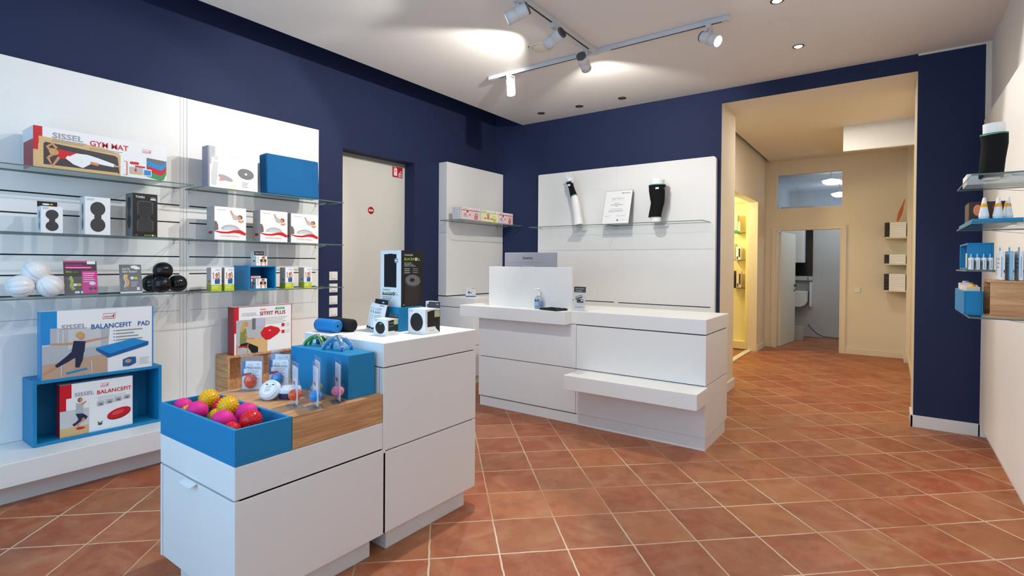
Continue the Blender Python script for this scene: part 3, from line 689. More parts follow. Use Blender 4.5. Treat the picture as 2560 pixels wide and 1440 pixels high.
F.band([(0.265, 0.062), (0.305, 0.055)], [0.015, 0.018], M_skin); F.band([(0.385, 0.062), (0.42, 0.058)], [0.016, 0.006], M_skin)
F.ell(0.092, 0.098, 0.022, 0.020, M_skin); F.band([(0.105, 0.12), (0.085, 0.145), (0.062, 0.125), (0.085, 0.09)], 0.014, M_skin); F.band([(0.115, 0.07), (0.085, 0.014), (0.065, 0.06), (0.088, 0.085)], 0.014, M_skin); F.ell(0.083, 0.10, 0.014, 0.018, M_hair)
F.text('SISSEL', 0.085, 0.178, 0.145, 0.034, M_txg, 0.02); F.text('GYM MAT', 0.262, 0.165, 0.20, 0.034, M_red, 0.014)
F.lines(0.085, 0.168, 0.16, 2, 0.010, M_line); F.lines(0.26, 0.150, 0.17, 2, 0.009, M_line)
logo(F, 0.54, 0.172, 0.052, 0.022)
F.band([(0.44, 0.014), (0.455, 0.014), (0.455, 0.10), (0.44, 0.10)], 0.006, M_orange)
F.rect(0.472, 0.088, 0.52, 0.104, M_red); F.rect(0.50, 0.072, 0.555, 0.082, M_red); F.rect(0.47, 0.03, 0.54, 0.07, M_pgrey); F.rect(0.47, 0.026, 0.54, 0.042, M_tan); F.ell(0.502, 0.052, 0.006, 0.012, M_red)
for k, m_ in enumerate((M_green, M_red, M_pbl, M_dgrey)):
    c = 0.035*k; F.poly([(0.565, 0.02+c), (0.60, 0.012+c), (0.645, 0.002+c*0.95), (0.665, 0.010+c), (w-0.002, 0.05+c*0.8), (w-0.002, 0.135), (0.565, 0.142)], m_)
F.rect(0.545, 0.022, 0.592, 0.066, M_pw); F.rect(0.549, 0.026, 0.588, 0.060, M_pbl)
G.rect(0.02, 0, 0.225, 0.16, M_dred); G.poly([(0.10, 0.16), (0.225, 0.16), (0.225, h), (0.19, h)], M_side)
tag(b.build('gym_mat_box'), 'long white and red gym mat carton showing a lying woman, on the top glass shelf', 'carton')
# white glossy cushion carton with silver edge
y0, y1 = -3.78, -3.413; h = 0.30
b, F, G = carton(-0.14, y0, y1, Z1, Z1+h, 0.09, M_pw, mat('silver_side', (136, 138, 160), 0.3))
F.rect(0, 0, 0.012, h, MATS['silver_side']); F.rect(0.01, 0.22, 0.05, h, M_pgrey); F.rect(0.012, 0.17, 0.025, 0.22, M_pgrey)
F.band([(0.04, 0.02), (0.045, 0.10), (0.055, 0.19)], [0.035, 0.045, 0.03], M_txl); F.ell(0.055, 0.22, 0.016, 0.018, M_txl)
F.ell(0.125, 0.08, 0.055, 0.018, M_txg, rot=-0.3); F.poly([(0.075, 0.055), (0.12, 0.06), (0.09, 0.085)], mat('print_coral', (240, 140, 120), 0.4)); F.ell(0.175, 0.02, 0.028, 0.018, M_pyel)
F.ell(0.275, 0.128, 0.062, 0.040, M_dgrey, rot=-0.12); F.ell(0.275, 0.128, 0.010, 0.008, M_pw); F.lines(0.245, 0.06, 0.05, 4, 0.011, M_line); F.text('SISSEL', 0.14, 0.235, 0.10, 0.022, M_txl); 
tag(b.build('cushion_box'), 'glossy white carton with silver edge and grey disc cushion print, on the top glass shelf', 'carton')
# blue fabric pad leaning on the panel
b = MB(); b.rbox(-0.055, -3.324, 0.0, 0.055, -2.853, 0.325, M_bluefab, 0.012, 3)
b.xform(Matrix.Translation((-0.215, 0, Z1+0.004)) @ Matrix.Rotation(math.radians(-3), 4, 'Y'))
tag(b.build('fabric_pad'), 'thick plain blue fabric seat pad on the top glass shelf beside the navy wall', 'cushion')
# foam massage roller cartons on the middle shelf
def peanut(F, cu, cv, ru, rv, hw, m):
    F.ell(cu, cv + rv*1.15, ru, rv, m, 28); F.ell(cu, cv - rv*1.15, ru, rv, m, 28); F.rect(cu-hw, cv - rv*0.7, cu+hw, cv + rv*0.7, m)
def duo(y0, y1, h, depth, x, label, tab):
    b, F, G = carton(x, y0, y1, Z2, Z2+h, depth, M_pw, M_side); w = y1-y0
    peanut(F, w*0.5, h*0.48, w*0.30, h*0.185, w*0.14, M_charc); F.lines(w*0.06, h*0.94, w*0.3, 2, 0.007, M_line)
    peanut(G, depth*0.55, h*0.48, depth*0.16, h*0.17, depth*0.07, M_dgrey)
    if tab:
        b.box(x-depth, y0, Z2+h, x-depth+0.002, y1-0.006, Z2+h+0.034, M_black); H = b.face((x-depth+0.002, y0, Z2+h), (0,1,0), (0,0,1)); H.ell(0.04, 0.017, 0.018, 0.005, M_pw); H.rect(0.06, 0.014, 0.072, 0.022, M_gold)
    return tag(b.build('massage_roller_box'), label, 'carton', 'foam massage roller cartons')
duo(-4.689, -4.590, 0.158, 0.085, -0.17, 'smallest white carton with black dumbbell shape, with a black hang tab, on the middle shelf', True)
duo(-4.483, -4.354, 0.236, 0.10, -0.17, 'taller white carton with black dumbbell shape, between the small one and the black one', False)
y0, y1, h, dp = -4.239, -4.097, 0.285, 0.12
b, F, G = carton(-0.15, y0, y1, Z2, Z2+h, dp, M_black, M_dgrey); w = y1-y0
def cage(F, cu, w, h, m):
    F.poly([(cu-w*0.30, h*0.50), (cu-w*0.16, h*0.46), (cu-w*0.16, h*0.42), (cu-w*0.31, h*0.36), (cu-w*0.31, h*0.16), (cu-w*0.26, h*0.125), (cu+w*0.26, h*0.125), (cu+w*0.31, h*0.16), (cu+w*0.31, h*0.36), (cu+w*0.17, h*0.42), (cu+w*0.17, h*0.48), (cu+w*0.30, h*0.54), (cu+w*0.30, h*0.78), (cu+w*0.25, h*0.815), (cu-w*0.25, h*0.815), (cu-w*0.30, h*0.78)], m)
cage(F, w*0.5, w*1.05, h*1.01, M_dgrey); cage(F, w*0.5, w, h, M_charc)
for k in range(30): 
    v = h*(0.15 + 0.65*k/29); q = 0.13 if 0.40 < v/h < 0.48 else 0.27
    F.rect(w*(0.5-q), v, w*(0.5+q), v+0.002, M_black)
F.text('TWIN', w*0.10, h*0.885, w*0.36, h*0.055, M_pw, 0.014); F.text('NEU', w*0.72, h*0.89, w*0.2, h*0.035, M_pw); F.rect(w*0.70, h*0.86, w*0.93, h*0.885, M_pw)
F.text('BLACKR', w*0.46, h*0.02, w*0.27, h*0.032, M_lime, 0.014); F.ell(w*0.79, h*0.036, w*0.035, h*0.02, M_pw); F.text('LL', w*0.84, h*0.02, w*0.09, h*0.032, M_lime, 0.014); F.rect(w*0.08, h*0.03, w*0.2, h*0.04, M_orange); peanut(G, dp*0.5, h*0.55, dp*0.25, h*0.17, dp*0.1, M_black)
tag(b.build('massage_roller_box'), 'black carton with a ribbed twin roller print, right end of the middle shelf\'s three', 'carton', 'foam massage roller cartons')
# exercise ball cartons
def ballbox(y0, y1, h, dp, label):
    b, F, G = carton(-0.14, y0, y1, Z2, Z2+h, dp, M_pw, mat('grey_carton_side', (176, 172, 170), 0.45)); w = y1-y0
    F.lines(w*0.08, h*0.90, w*0.28, 1, 0.008, M_line)
    # woman resting, arms behind her head
    F.band([(w*0.50, h*0.90), (w*0.56, h*0.78), (w*0.70, h*0.70)], [0.012, 0.016, 0.02], M_skin); F.ell(w*0.64, h*0.70, w*0.11, h*0.075, M_pgrey, rot=-0.6); F.ell(w*0.80, h*0.71, w*0.085, h*0.072, M_brownhair); F.ell(w*0.775, h*0.69, w*0.06, h*0.058, M_skin); F.band([(w*0.74, h*0.60), (w*0.84, h*0.57), (w*0.92, h*0.62)], [0.012, 0.016, 0.010], M_skin)
    F.ell(w*0.50, h*0.32, w*0.30, h*0.15, M_pgrey, 28, a0=0, a1=PI); F.ell(w*0.48, h*0.31, w*0.22, h*0.10, M_txl, 24, a0=0, a1=PI)
    F.poly([(0.0, h*0.28), (w*0.12, h*0.30), (w*0.11, h*0.45), (w*0.06, h*0.55), (0.0, h*0.56)], mat('print_taupe', (120, 100, 96), 0.45))
    F.band([(0.0, h*0.265), (w*0.2, h*0.225), (w*0.4, h*0.225), (w*0.62, h*0.27), (w*0.80, h*0.27), (w*0.985, h*0.19)], [0.006, 0.013, 0.014, 0.02, 0.028, 0.020], M_red)
    F.text('GYMNASTIKBALL', w*0.19, h*0.10, w*0.60, h*0.042, M_orange); G.ell(dp*0.5, h*0.22, dp*0.26, h*0.045, M_dred); G.lines(dp*0.2, h*0.7, dp*0.5, 2, 0.01, M_line)
    return tag(b.build('exercise_ball_box'), label, 'carton', 'exercise ball cartons')
ballbox(-3.734, -3.503, 0.244, 0.12, 'white exercise ball carton with red wave, leftmost of the three on the middle shelf')
ballbox(-3.391, -3.163, 0.246, 0.11, 'white exercise ball carton with red wave, second of the three on the middle shelf')
ballbox(-3.132, -2.880, 0.242, 0.10, 'white exercise ball carton with red wave, next to the navy wall')
# massage ball clusters on the bottom shelf
t = thing('massage_ball_cluster', (-0.2, -4.69, Z3), 'cluster of three grooved white massage balls on the bottom glass shelf', 'massage balls')
for c, ax in (((-0.20, -4.775, Z3+0.066), (0.25, 1, 0.12)), ((-0.21, -4.705, Z3+0.150), (0.3, 0.75, -0.9)), ((-0.18, -4.648, Z3+0.066), (0.3, -0.8, 0.8))):
    b = MB(); b.ball(c, 0.066, M_whiteplastic, 60, 18, (1, 1, 1), 8, ax, 0.11); b.build('ball', t)
b = MB(); b.lathe((-0.19, -4.708, Z3+0.088), [(0.0, -0.02), (0.016, -0.015), (0.018, 0.015), (0.0, 0.02)], M_steel, 16, (1, 0, 0.3)); b.build('joint', t)
t = thing('massage_ball_cluster', (-0.2, -4.03, Z3), 'cluster of four grooved black massage balls on the bottom glass shelf', 'massage balls')
for c, ax, r in (((-0.25, -4.090, Z3+0.065), (0.5, 1, 0.12), 0.064), ((-0.20, -4.045, Z3+0.152), (0.1, 1, -0.2), 0.060), ((-0.155, -4.070, Z3+0.060), (1, 0.4, 0.3), 0.059), ((-0.20, -3.955, Z3+0.062), (0.1, 1, 0.2), 0.061)):
    b = MB(); b.ball(c, r, M_gloss_black, 60, 18, (1, 1, 1), 8, ax, 0.11); b.build('ball', t)
b = MB(); b.ball((-0.175, -4.035, Z3+0.096), 0.016, M_steel, 14, 8); b.build('joint', t)
# leaflet stands
def leaflet(y0, y1, h, kind, label):
    t = thing('leaflet_stand', (-0.21, (y0+y1)/2, Z3), label, 'leaflet stand')
    w = y1-y0; R = Matrix.Translation((-0.185, y0, Z3+0.003)) @ Matrix.Rotation(math.radians(-9), 4, 'Y')
    b = MB(); b.box(-0.002, -0.003, 0.004, -0.0005, w+0.003, h*0.55, M_blister); b.box(-0.06, 0, 0, 0.012, w, 0.0025, M_blister); b.xform(R); b.build('clear_holder', t)
    b = MB(); b.box(-0.0045, 0, 0.003, -0.0025, w, h, M_dgrey if kind else M_charc); F = b.face((-0.0025, 0, 0.003), (0,1,0), (0,0,1))
    if kind == 0:
        F.rect(0, h*0.955, w*0.72, h, M_mag); F.rect(w*0.70, h*0.90, w*0.96, h*0.985, M_pw); F.lines(w*0.06, h*0.86, w*0.5, 1, 0.01, M_mag); F.rect(w*0.05, h*0.775, w*0.85, h*0.83, M_mag); F.lines(w*0.06, h*0.79, w*0.75, 1, 0.01, M_pink)
        F.rect(w*0.53, h*0.05, w, h*0.70, M_mag); F.text('BALL', w*0.07, h*0.655, w*0.18, h*0.05, M_lime, 0.014); F.lines(w*0.28, h*0.66, w*0.15, 1, 0.01, M_dlime)
        F.band([(w*0.14, h*0.5), (w*0.22, h*0.40), (w*0.17, h*0.26), (w*0.26, h*0.14)], 0.010, M_txg); F.band([(w*0.19, h*0.55), (w*0.25, h*0.42), (w*0.20, h*0.29), (w*0.30, h*0.17)], 0.011, M_lime)
        F.ell(w*0.32, h*0.30, w*0.07, h*0.042, M_pw); F.ell(w*0.44, h*0.30, w*0.07, h*0.042, M_lime); F.lines(w*0.57, h*0.62, w*0.36, 5, 0.013, M_pink); F.ell(w*0.84, h*0.33, w*0.10, h*0.05, M_pw); F.ell(w*0.78, h*0.18, w*0.06, h*0.04, M_charc); F.ell(w*0.92, h*0.18, w*0.06, h*0.04, M_charc); F.rect(w*0.30, h*0.05, w*0.44, h*0.11, M_pw); F.ell(w*0.51, h*0.08, w*0.035, h*0.03, M_pw)
    else:
        F.text('Ach Du', w*0.12, h*0.80, w*0.36, h*0.075, M_pw, 0.01, 0.25); F.text('lieber Rücken!', w*0.12, h*0.71, w*0.68, h*0.07, M_pw, 0.01, 0.25); F.ell(w*0.68, h*0.90, w*0.17, h*0.05, M_pw); F.ell(w*0.80, h*0.86, w*0.15, h*0.045, M_pw)
        F.band([(w*0.24, h*0.64), (w*0.20, h*0.52), (w*0.28, h*0.38), (w*0.20, h*0.20)], 0.010, M_txl); F.band([(w*0.33, h*0.64), (w*0.30, h*0.52), (w*0.39, h*0.38), (w*0.31, h*0.22)], 0.012, M_gold); F.ell(w*0.56, h*0.52, w*0.085, h*0.05, M_pw); F.ell(w*0.73, h*0.52, w*0.085, h*0.05, M_lime); F.lines(w*0.5, h*0.36, w*0.3, 3, 0.012, M_txl); F.lines(w*0.18, h*0.12, w*0.15, 1, 0.01, M_lime); F.rect(w*0.75, h*0.10, w*0.88, h*0.2, M_pw); F.rect(0.0, 0.0, w, h*0.055, M_pw)
    b.xform(R); b.build('leaflet', t)
leaflet(-4.577, -4.412, 0.213, 0, 'grey and magenta leaflet in a clear stand on the bottom glass shelf')
leaflet(-4.294, -4.170, 0.193, 1, 'grey leaflet with white handwriting in a clear stand beside the black balls')
# four green and white band cartons
def band_box(y0, y1, dp, label):
    h = 0.173; b, F, G = carton(-0.15, y0, y1, Z3, Z3+h, dp, M_pw, mat('grey_carton_side', (176, 172, 170), 0.45)); w = y1-y0
    F.rect(0, 0, w, h*0.28, M_lime); G.rect(0, 0, dp, h*0.28, M_dlime); F.text('sissel', w*0.42, h*0.885, w*0.44, h*0.05, M_pbl, 0.014); F.lines(w*0.1, h*0.2, w*0.6, 2, 0.013, M_pyel)
    F.poly([(w*0.36, h*0.31), (w*0.82, h*0.31), (w*0.84, h*0.50), (w*0.66, h*0.58), (w*0.44, h*0.55), (w*0.34, h*0.46)], M_txb); F.ell(w*0.55, h*0.55, w*0.12, h*0.05, M_skin); F.ell(w*0.55, h*0.68, w*0.14, h*0.09, M_brownhair); F.ell(w*0.55, h*0.665, w*0.09, h*0.065, M_skin)
    F.band([(w*0.42, h*0.56), (w*0.22, h*0.53), (w*0.22, h*0.74)], 0.007, M_skin); F.band([(w*0.70, h*0.57), (w*0.84, h*0.58), (w*0.74, h*0.78)], 0.007, M_skin); F.ell(w*0.20, h*0.76, w*0.05, h*0.02, M_black); F.ell(w*0.72, h*0.79, w*0.05, h*0.02, M_black); G.ell(dp*0.6, h*0.42, dp*0.18, h*0.06, M_dgrey)
    return tag(b.build('resistance_band_box'), label, 'carton', 'resistance band cartons')
band_box(-3.752, -3.678, 0.07, 'green and white band carton, leftmost of four on the bottom shelf')
band_box(-3.657, -3.587, 0.07, 'green and white band carton just left of the blue cube')
band_box(-3.175, -3.101, 0.08, 'green and white band carton just right of the blue cube')
band_box(-3.006, -2.934, 0.08, 'green and white band carton nearest the navy wall')
def tiny_box(x, y0, y1, z0, h, dp, label, cat='carton', side=None):
    b, F, G = carton(x, y0, y1, z0, z0+h, dp, M_pw, side or M_side); w = y1-y0
    F.lines(w*0.08, h*0.85, w*0.18, 4, h*0.17, M_line); F.poly([(w*0.42, 0), (w*0.88, 0), (w*0.92, h*0.5), (w*0.65, h*0.75), (w*0.38, h*0.5)], M_skin); F.poly([(w*0.52, 0), (w*0.80, 0), (w*0.74, h*0.36), (w*0.56, h*0.36)], M_pw); F.ell(w*0.65, h*0.78, w*0.16, h*0.18, M_skin); F.ell(w*0.65, h*0.90, w*0.15, h*0.08, M_brownhair); F.rect(w*0.36, h*0.42, w*0.56, h*0.68, M_black); F.rect(w*0.74, h*0.42, w*0.92, h*0.68, M_black)
    G.rect(dp*0.2, h*0.42, dp*0.7, h*0.55, M_charc)
    return tag(b.build('tape_box'), label, cat, 'small white tape cartons')
tiny_box(-0.135, -3.425, -3.338, 1.3205, 0.073, 0.055, 'small white carton with a woman\'s photo on top of the blue cube')
tiny_box(-0.140, -3.424, -3.337, 1.1430, 0.076, 0.05, 'small white carton with a woman\'s photo inside the blue cube, in front')
b, F, G = carton(-0.215, -3.400, -3.322, 1.3205, 1.432, 0.05, M_pw, M_side); F.rect(0, 0.080, 0.078, 0.112, M_black); F.text('TRIACTIVE', 0.006, 0.09, 0.066, 0.014, M_txl)
tag(b.build('tape_box'), 'taller white and black carton at the back on top of the blue cube', 'carton')
b, F, G = carton(-0.215, -3.425, -3.345, 1.1430, 1.250, 0.05, M_pw, M_pbl); F.rect(0, 0.072, 0.08, 0.082, M_mag); F.rect(0, 0.095, 0.08, 0.107, M_black); F.lines(0.006, 0.087, 0.06, 1, 0.01, M_line)
tag(b.build('tape_box'), 'white carton with a pink line at the back inside the blue cube', 'carton')

# cartons on the white platform
y0, y1 = -4.692, -4.112; x = -0.175; w = y1-y0; h = 0.404; z0 = 0.6425
b, F, G = carton(x, y0, y1, z0, z0+h, 0.07, M_pw, M_pbl)
F.rect(0, h*0.74, w*0.13, h, M_pbl); F.rect(0, h*0.51, w*0.075, h*0.75, M_pbl); F.rect(0, 0, 0.006, h, M_pbl); F.rect(w-0.008, 0, w, h, M_pbl)
F.poly([(0.006, 0.0), (w*0.56, 0.0), (w*0.56, h*0.30), (0.006, h*0.22)], M_pfloor); F.poly([(0.006, h*0.22), (w*0.56, h*0.30), (w*0.58, h*0.70), (w*0.075, h*0.75), (w*0.075, h*0.50), (0.006, h*0.50)], M_pgrey); F.rect(w*0.22, h*0.42, w*0.50, h*0.72, M_txl)
for u in (0.13, 0.17): F.rect(w*u, h*0.5, w*(u+0.015), h*0.73, M_txl)
logo(F, w*0.515, h*0.84, w*0.12, h*0.085); F.text('SISSEL', w*0.165, h*0.715, w*0.21, h*0.075, M_txg, 0.02); F.text('BALANCEFIT', w*0.415, h*0.69, w*0.37, h*0.078, M_txb, 0.016); F.text('PAD', w*0.845, h*0.69, w*0.118, h*0.075, M_txb, 0.016)
for k in range(4): F.rect(w*0.615, h*(0.632-0.05*k), w*0.622, h*(0.652-0.05*k), M_txb); F.rect(w*0.635, h*(0.632-0.05*k), w*(0.89-0.04*((k*2)%3)), h*(0.650-0.05*k), M_line)
F.band([(w*0.27, h*0.50), (w*0.17, h*0.505), (w*0.07, h*0.52)], [0.014, 0.012, 0.006], M_skin); F.band([(w*0.36, h*0.51), (w*0.45, h*0.53), (w*0.56, h*0.55)], [0.014, 0.012, 0.006], M_skin)
F.poly([(w*0.265, h*0.54), (w*0.365, h*0.52), (w*0.355, h*0.36), (w*0.335, h*0.30), (w*0.245, h*0.36)], M_pnavy); F.band([(w*0.29, h*0.36), (w*0.21, h*0.27), (w*0.12, h*0.18)], [0.045, 0.032, 0.018], M_pnavy); F.band([(w*0.31, h*0.34), (w*0.31, h*0.24), (w*0.295, h*0.13)], [0.045, 0.036, 0.020], M_pnavy); F.band([(w*0.11, h*0.17), (w*0.02, h*0.09)], [0.016, 0.012], M_skin); F.band([(w*0.295, h*0.13), (w*0.285, h*0.08)], 0.014, M_skin)
F.ell(w*0.33, h*0.60, w*0.030, h*0.055, M_skin); F.ell(w*0.315, h*0.625, w*0.034, h*0.045, M_hair, rot=0.5)
F.poly([(w*0.20, h*0.075), (w*0.37, h*0.11), (w*0.385, h*0.085), (w*0.21, h*0.045)], M_pbl); F.band([(w*0.18, h*0.02), (w*0.16, h*0.02), (w*0.165, h*0.18), (w*0.19, h*0.18)], 0.006, M_txl); F.band([(w*0.395, h*0.03), (w*0.42, h*0.03), (w*0.415, h*0.2), (w*0.40, h*0.2)], 0.006, M_txl)
F.poly([(w*0.46, h*0.40), (w*0.80, h*0.49), (w*0.95, h*0.42), (w*0.945, h*0.36), (w*0.565, h*0.225), (w*0.555, h*0.24), (w*0.455, h*0.365)], mat('print_blue_shade', (22, 96, 160), 0.35)); F.poly([(w*0.46, h*0.40), (w*0.80, h*0.495), (w*0.945, h*0.42), (w*0.58, h*0.285)], M_pbl)
F.poly([(w*0.70, h*0.06), (w*0.76, h*0.05), (w*0.825, h*0.09), (w*0.825, h*0.19), (w*0.76, h*0.20), (w*0.70, h*0.17)], M_txb); F.ell(w*0.75, h*0.135, w*0.03, h*0.03, M_skin); F.lines(w*0.86, h*0.16, w*0.1, 4, 0.012, M_txl)
tag(b.build('balance_pad_box'), 'blue and white balance pad carton on top of the large blue crate', 'carton')
y0, y1 = -4.602, -4.228; x = -0.185; w = y1-y0; h = 0.318; z0 = 0.277
b, F, G = carton(x, y0, y1, z0, z0+h, 0.075, M_pw, M_dred)
F.rect(0, h*0.73, w*0.15, h, M_red); F.rect(0, h*0.50, w*0.08, h*0.74, M_red); F.rect(0, 0, w*0.38, h*0.17, M_tan); F.rect(0.0, h*0.17, w*0.38, h*0.5, M_txl)
logo(F, w*0.535, h*0.86, w*0.12, h*0.07); F.text('SISSEL', w*0.19, h*0.745, w*0.26, h*0.075, M_txg, 0.02); F.text('BALANCEFIT', w*0.49, h*0.725, w*0.49, h*0.078, M_red, 0.016); F.lines(w*0.5, h*0.66, w*0.4, 5, 0.011, M_txl)
F.ell(w*0.80, h*0.275, w*0.175, h*0.105, mat('print_red_shade', (130, 24, 32), 0.35), rot=0.22); F.ell(w*0.80, h*0.29, w*0.175, h*0.092, M_red, rot=0.22); F.ell(w*0.78, h*0.30, w*0.09, h*0.04, mat('print_red_light', (226, 80, 80), 0.3), rot=0.22)
for k in range(4): F.rect(w*(0.49+0.125*k), h*(0.49+0.018*k), w*(0.585+0.125*k), h*(0.575+0.018*k), M_pgrey); F.ell(w*(0.54+0.125*k), h*(0.52+0.018*k), w*0.03, h*0.018, M_dgrey)
F.poly([(w*0.21, h*0.62), (w*0.30, h*0.60), (w*0.30, h*0.42), (w*0.21, h*0.40)], M_pgrey); F.band([(w*0.28, h*0.58), (w*0.34, h*0.63)], [0.012, 0.008], M_skin); F.ell(w*0.26, h*0.675, w*0.03, h*0.045, M_brownhair); F.ell(w*0.27, h*0.67, w*0.022, h*0.035, M_skin); F.poly([(w*0.20, h*0.42), (w*0.30, h*0.40), (w*0.36, h*0.33), (w*0.34, h*0.28), (w*0.24, h*0.30)], M_pnavy); F.band([(w*0.32, h*0.30), (w*0.24, h*0.23), (w*0.23, h*0.14)], [0.018, 0.014, 0.010], M_skin); F.band([(w*0.27, h*0.30), (w*0.22, h*0.24), (w*0.17, h*0.20)], [0.018, 0.014, 0.016], M_pnavy); F.ell(w*0.265, h*0.125, w*0.06, h*0.022, M_red)
F.ell(w*0.53, h*0.13, w*0.03, h*0.02, M_charc); F.band([(w*0.50, h*0.18), (w*0.53, h*0.13), (w*0.56, h*0.18)], 0.006, M_charc)
tag(b.build('balance_cushion_box'), 'white and red carton with a red disc, standing inside the large blue crate', 'carton')
y0, y1 = -3.565, -3.083; x = -0.205; w = y1-y0; h = 0.368; z0 = 0.6325
b, F, G = carton(x, y0, y1, z0, z0+h, 0.085, M_pw, M_dred)
F.rect(0, h*0.0, w*0.015, h, M_dred); F.rect(w*0.015, h*0.55, w*0.085, h, M_red); F.rect(0.0, h-0.004, w, h, M_dred); F.rect(w-0.005, 0, w, h, M_dred); F.rect(w*0.015, h*0.45, w*0.045, h*0.56, M_red)
F.rect(w*0.045, 0, w*0.52, h*0.72, M_pgrey); F.rect(w*0.30, h*0.5, w*0.36, h*0.74, M_dgrey); F.rect(w*0.36, h*0.56, w*0.50, h*0.74, mat('print_lilac', (190, 188, 216), 0.4)); F.poly([(w*0.24, h*0.32), (w*0.56, h*0.30), (w*0.56, h*0.0), (w*0.44, h*0.02), (w*0.22, h*0.26)], M_tan)
F.poly([(w*0.11, h*0.50), (w*0.20, h*0.54), (w*0.22, h*0.36), (w*0.20, h*0.24), (w*0.10, h*0.22)], mat('print_olive', (128, 142, 70), 0.45)); F.ell(w*0.19, h*0.63, w*0.045, h*0.065, M_hair); F.ell(w*0.21, h*0.62, w*0.03, h*0.05, M_skin); F.ell(w*0.15, h*0.55, w*0.03, h*0.09, M_hair, rot=-0.4); F.band([(w*0.19, h*0.42), (w*0.23, h*0.32), (w*0.34, h*0.31)], 0.012, M_skin); F.poly([(w*0.11, h*0.22), (w*0.22, h*0.24), (w*0.40, h*0.12), (w*0.40, h*0.0), (w*0.30, h*0.0), (w*0.24, h*0.12), (w*0.10, h*0.16)], M_black); F.rect(w*0.08, h*0.145, w*0.22, h*0.175, M_red); F.band([(w*0.05, 0), (w*0.06, h*0.22)], 0.006, M_orange); F.band([(w*0.22, h*0.0), (w*0.235, h*0.22)], 0.006, M_orange)
F.poly([(w*0.44, h*0.42), (w*0.50, h*0.52), (w*0.62, h*0.55), (w*0.76, h*0.49), (w*0.79, h*0.42), (w*0.74, h*0.35), (w*0.60, h*0.25), (w*0.53, h*0.25), (w*0.46, h*0.34)], M_red); F.ell(w*0.60, h*0.45, w*0.015, h*0.012, M_pw)
for v in (0.36, 0.51): F.rect(w*0.81, h*v, w*0.865, h*(v+0.07), M_red); F.lines(w*0.885, h*(v+0.06), w*0.08, 3, 0.01, M_txl)
F.text('SISSEL', w*0.14, h*0.80, w*0.25, h*0.07, M_txl, 0.02); F.text('SITFIT PLUS', w*0.43, h*0.79, w*0.45, h*0.085, M_dred, 0.016); F.rect(w*0.70, h*0.905, w*0.86, h*0.945, M_green); F.rect(w*0.72, h*0.92, w*0.84, h*0.93, M_pw); F.rect(w*0.44, h*0.91, w*0.53, h*0.935, mat('print_coral', (240, 140, 120), 0.4)); F.lines(w*0.5, h*0.73, w*0.42, 5, 0.012, M_txl)
tag(b.build('seat_cushion_box'), 'red and white seat cushion carton with a woman at a desk, on an oak crate', 'carton')

# ================================================================== ON THE ISLAND
def spiky(r, m, n=150, hgt=0.13):
    r = r/(1+hgt); b = MB(); b.ball((0, 0, 0), r, m, 20, 12)
    for i in range(n):
        z = 1 - 2*(i+0.5)/n; q = math.sqrt(1-z*z); a = i*2.399963; d = Vector((q*math.cos(a), q*math.sin(a), z))
        u = d.orthogonal().normalized(); v = d.cross(u); s = r*0.085; k = len(b.v)
        vs = [d*r*0.97 + (u*math.cos(t) + v*math.sin(t))*s for t in (0, PI/2, PI, 3*PI/2)]
        tp = [d*r*(1+hgt) + (u*math.cos(t) + v*math.sin(t))*s*0.35 for t in (0, PI/2, PI, 3*PI/2)]
        b.add(vs+tp, [(0,1,5,4),(1,2,6,5),(2,3,7,6),(3,0,4,7),(4,5,6,7)], m, True)
    return b
protos = {}
def ball_at(kind, x, y, z, r, label, rot=0.0):
    key = kind
    nm = 'smooth_ball' if kind == 'pink' else 'spiky_ball'
    if key not in protos:
        if kind == 'pink':
            b = MB(); b.ball((0, 0, 0), 0.04, M_ballp, 32, 20); b.lathe((0.0395, 0, 0), [(0.004, -0.001), (0.003, 0.0012), (0.0, 0.0012)], M_ballp, 10, (1, 0, 0))
        else: b = spiky(0.04, {'yellow': M_bally, 'red': M_ballr, 'blue': M_ballb}[kind], hgt=0.13 if kind != 'red' else 0.07)
        o = b.build(nm, at=(0, 0, 0)); protos[key] = o
    else:
        o = protos[key].copy(); COL.objects.link(o)
    o.location = (x, y, z); o.scale = (r/0.04,)*3; o.rotation_euler = (rot, rot*0.7, rot*1.3)
    return tag(o, label, 'ball', 'massage balls in the blue tray')
ball_at('pink', 1.4130, -4.5741, 0.7263, 0.039, 'smooth pink ball at the tray\'s far left end', 0.3)
ball_at('yellow', 1.4914, -4.5837, 0.7121, 0.040, 'yellow spiky ball between the two leftmost pink balls', 0.6)
ball_at('yellow', 1.4460, -4.4830, 0.7480, 0.044, 'big yellow spiky ball standing highest at the tray\'s far corner', 1.1)
ball_at('pink', 1.5692, -4.5850, 0.7384, 0.041, 'smooth pink ball near the tray\'s front edge, in front of a blue spiky ball', 1.9)
ball_at('red', 1.5426, -4.4750, 0.7294, 0.040, 'red knobbly ball behind the middle yellow spiky ball', 0.4)
ball_at('blue', 1.5454, -4.5330, 0.6756, 0.038, 'blue spiky ball deep in the tray, nearer its left end', 0.8)
ball_at('yellow', 1.6693, -4.5100, 0.7589, 0.043, 'yellow spiky ball in the middle of the tray', 2.0)
ball_at('yellow', 1.6095, -4.5264, 0.7111, 0.034, 'smaller yellow spiky ball touching the middle yellow one', 0.2)
ball_at('pink', 1.7520, -4.4760, 0.7380, 0.041, 'smooth pink ball at the tray\'s back edge towards the right end', 2.6)
ball_at('pink', 1.6857, -4.4730, 0.6873, 0.038, 'smooth pink ball half hidden behind the middle yellow spiky ball', 0.9)
ball_at('pink', 1.7720, -4.5800, 0.7350, 0.041, 'smooth pink ball at the front edge near the tray\'s right end', 1.4)
ball_at('blue', 1.6880, -4.5890, 0.6900, 0.037, 'blue spiky ball at the front between two pink balls', 1.2)
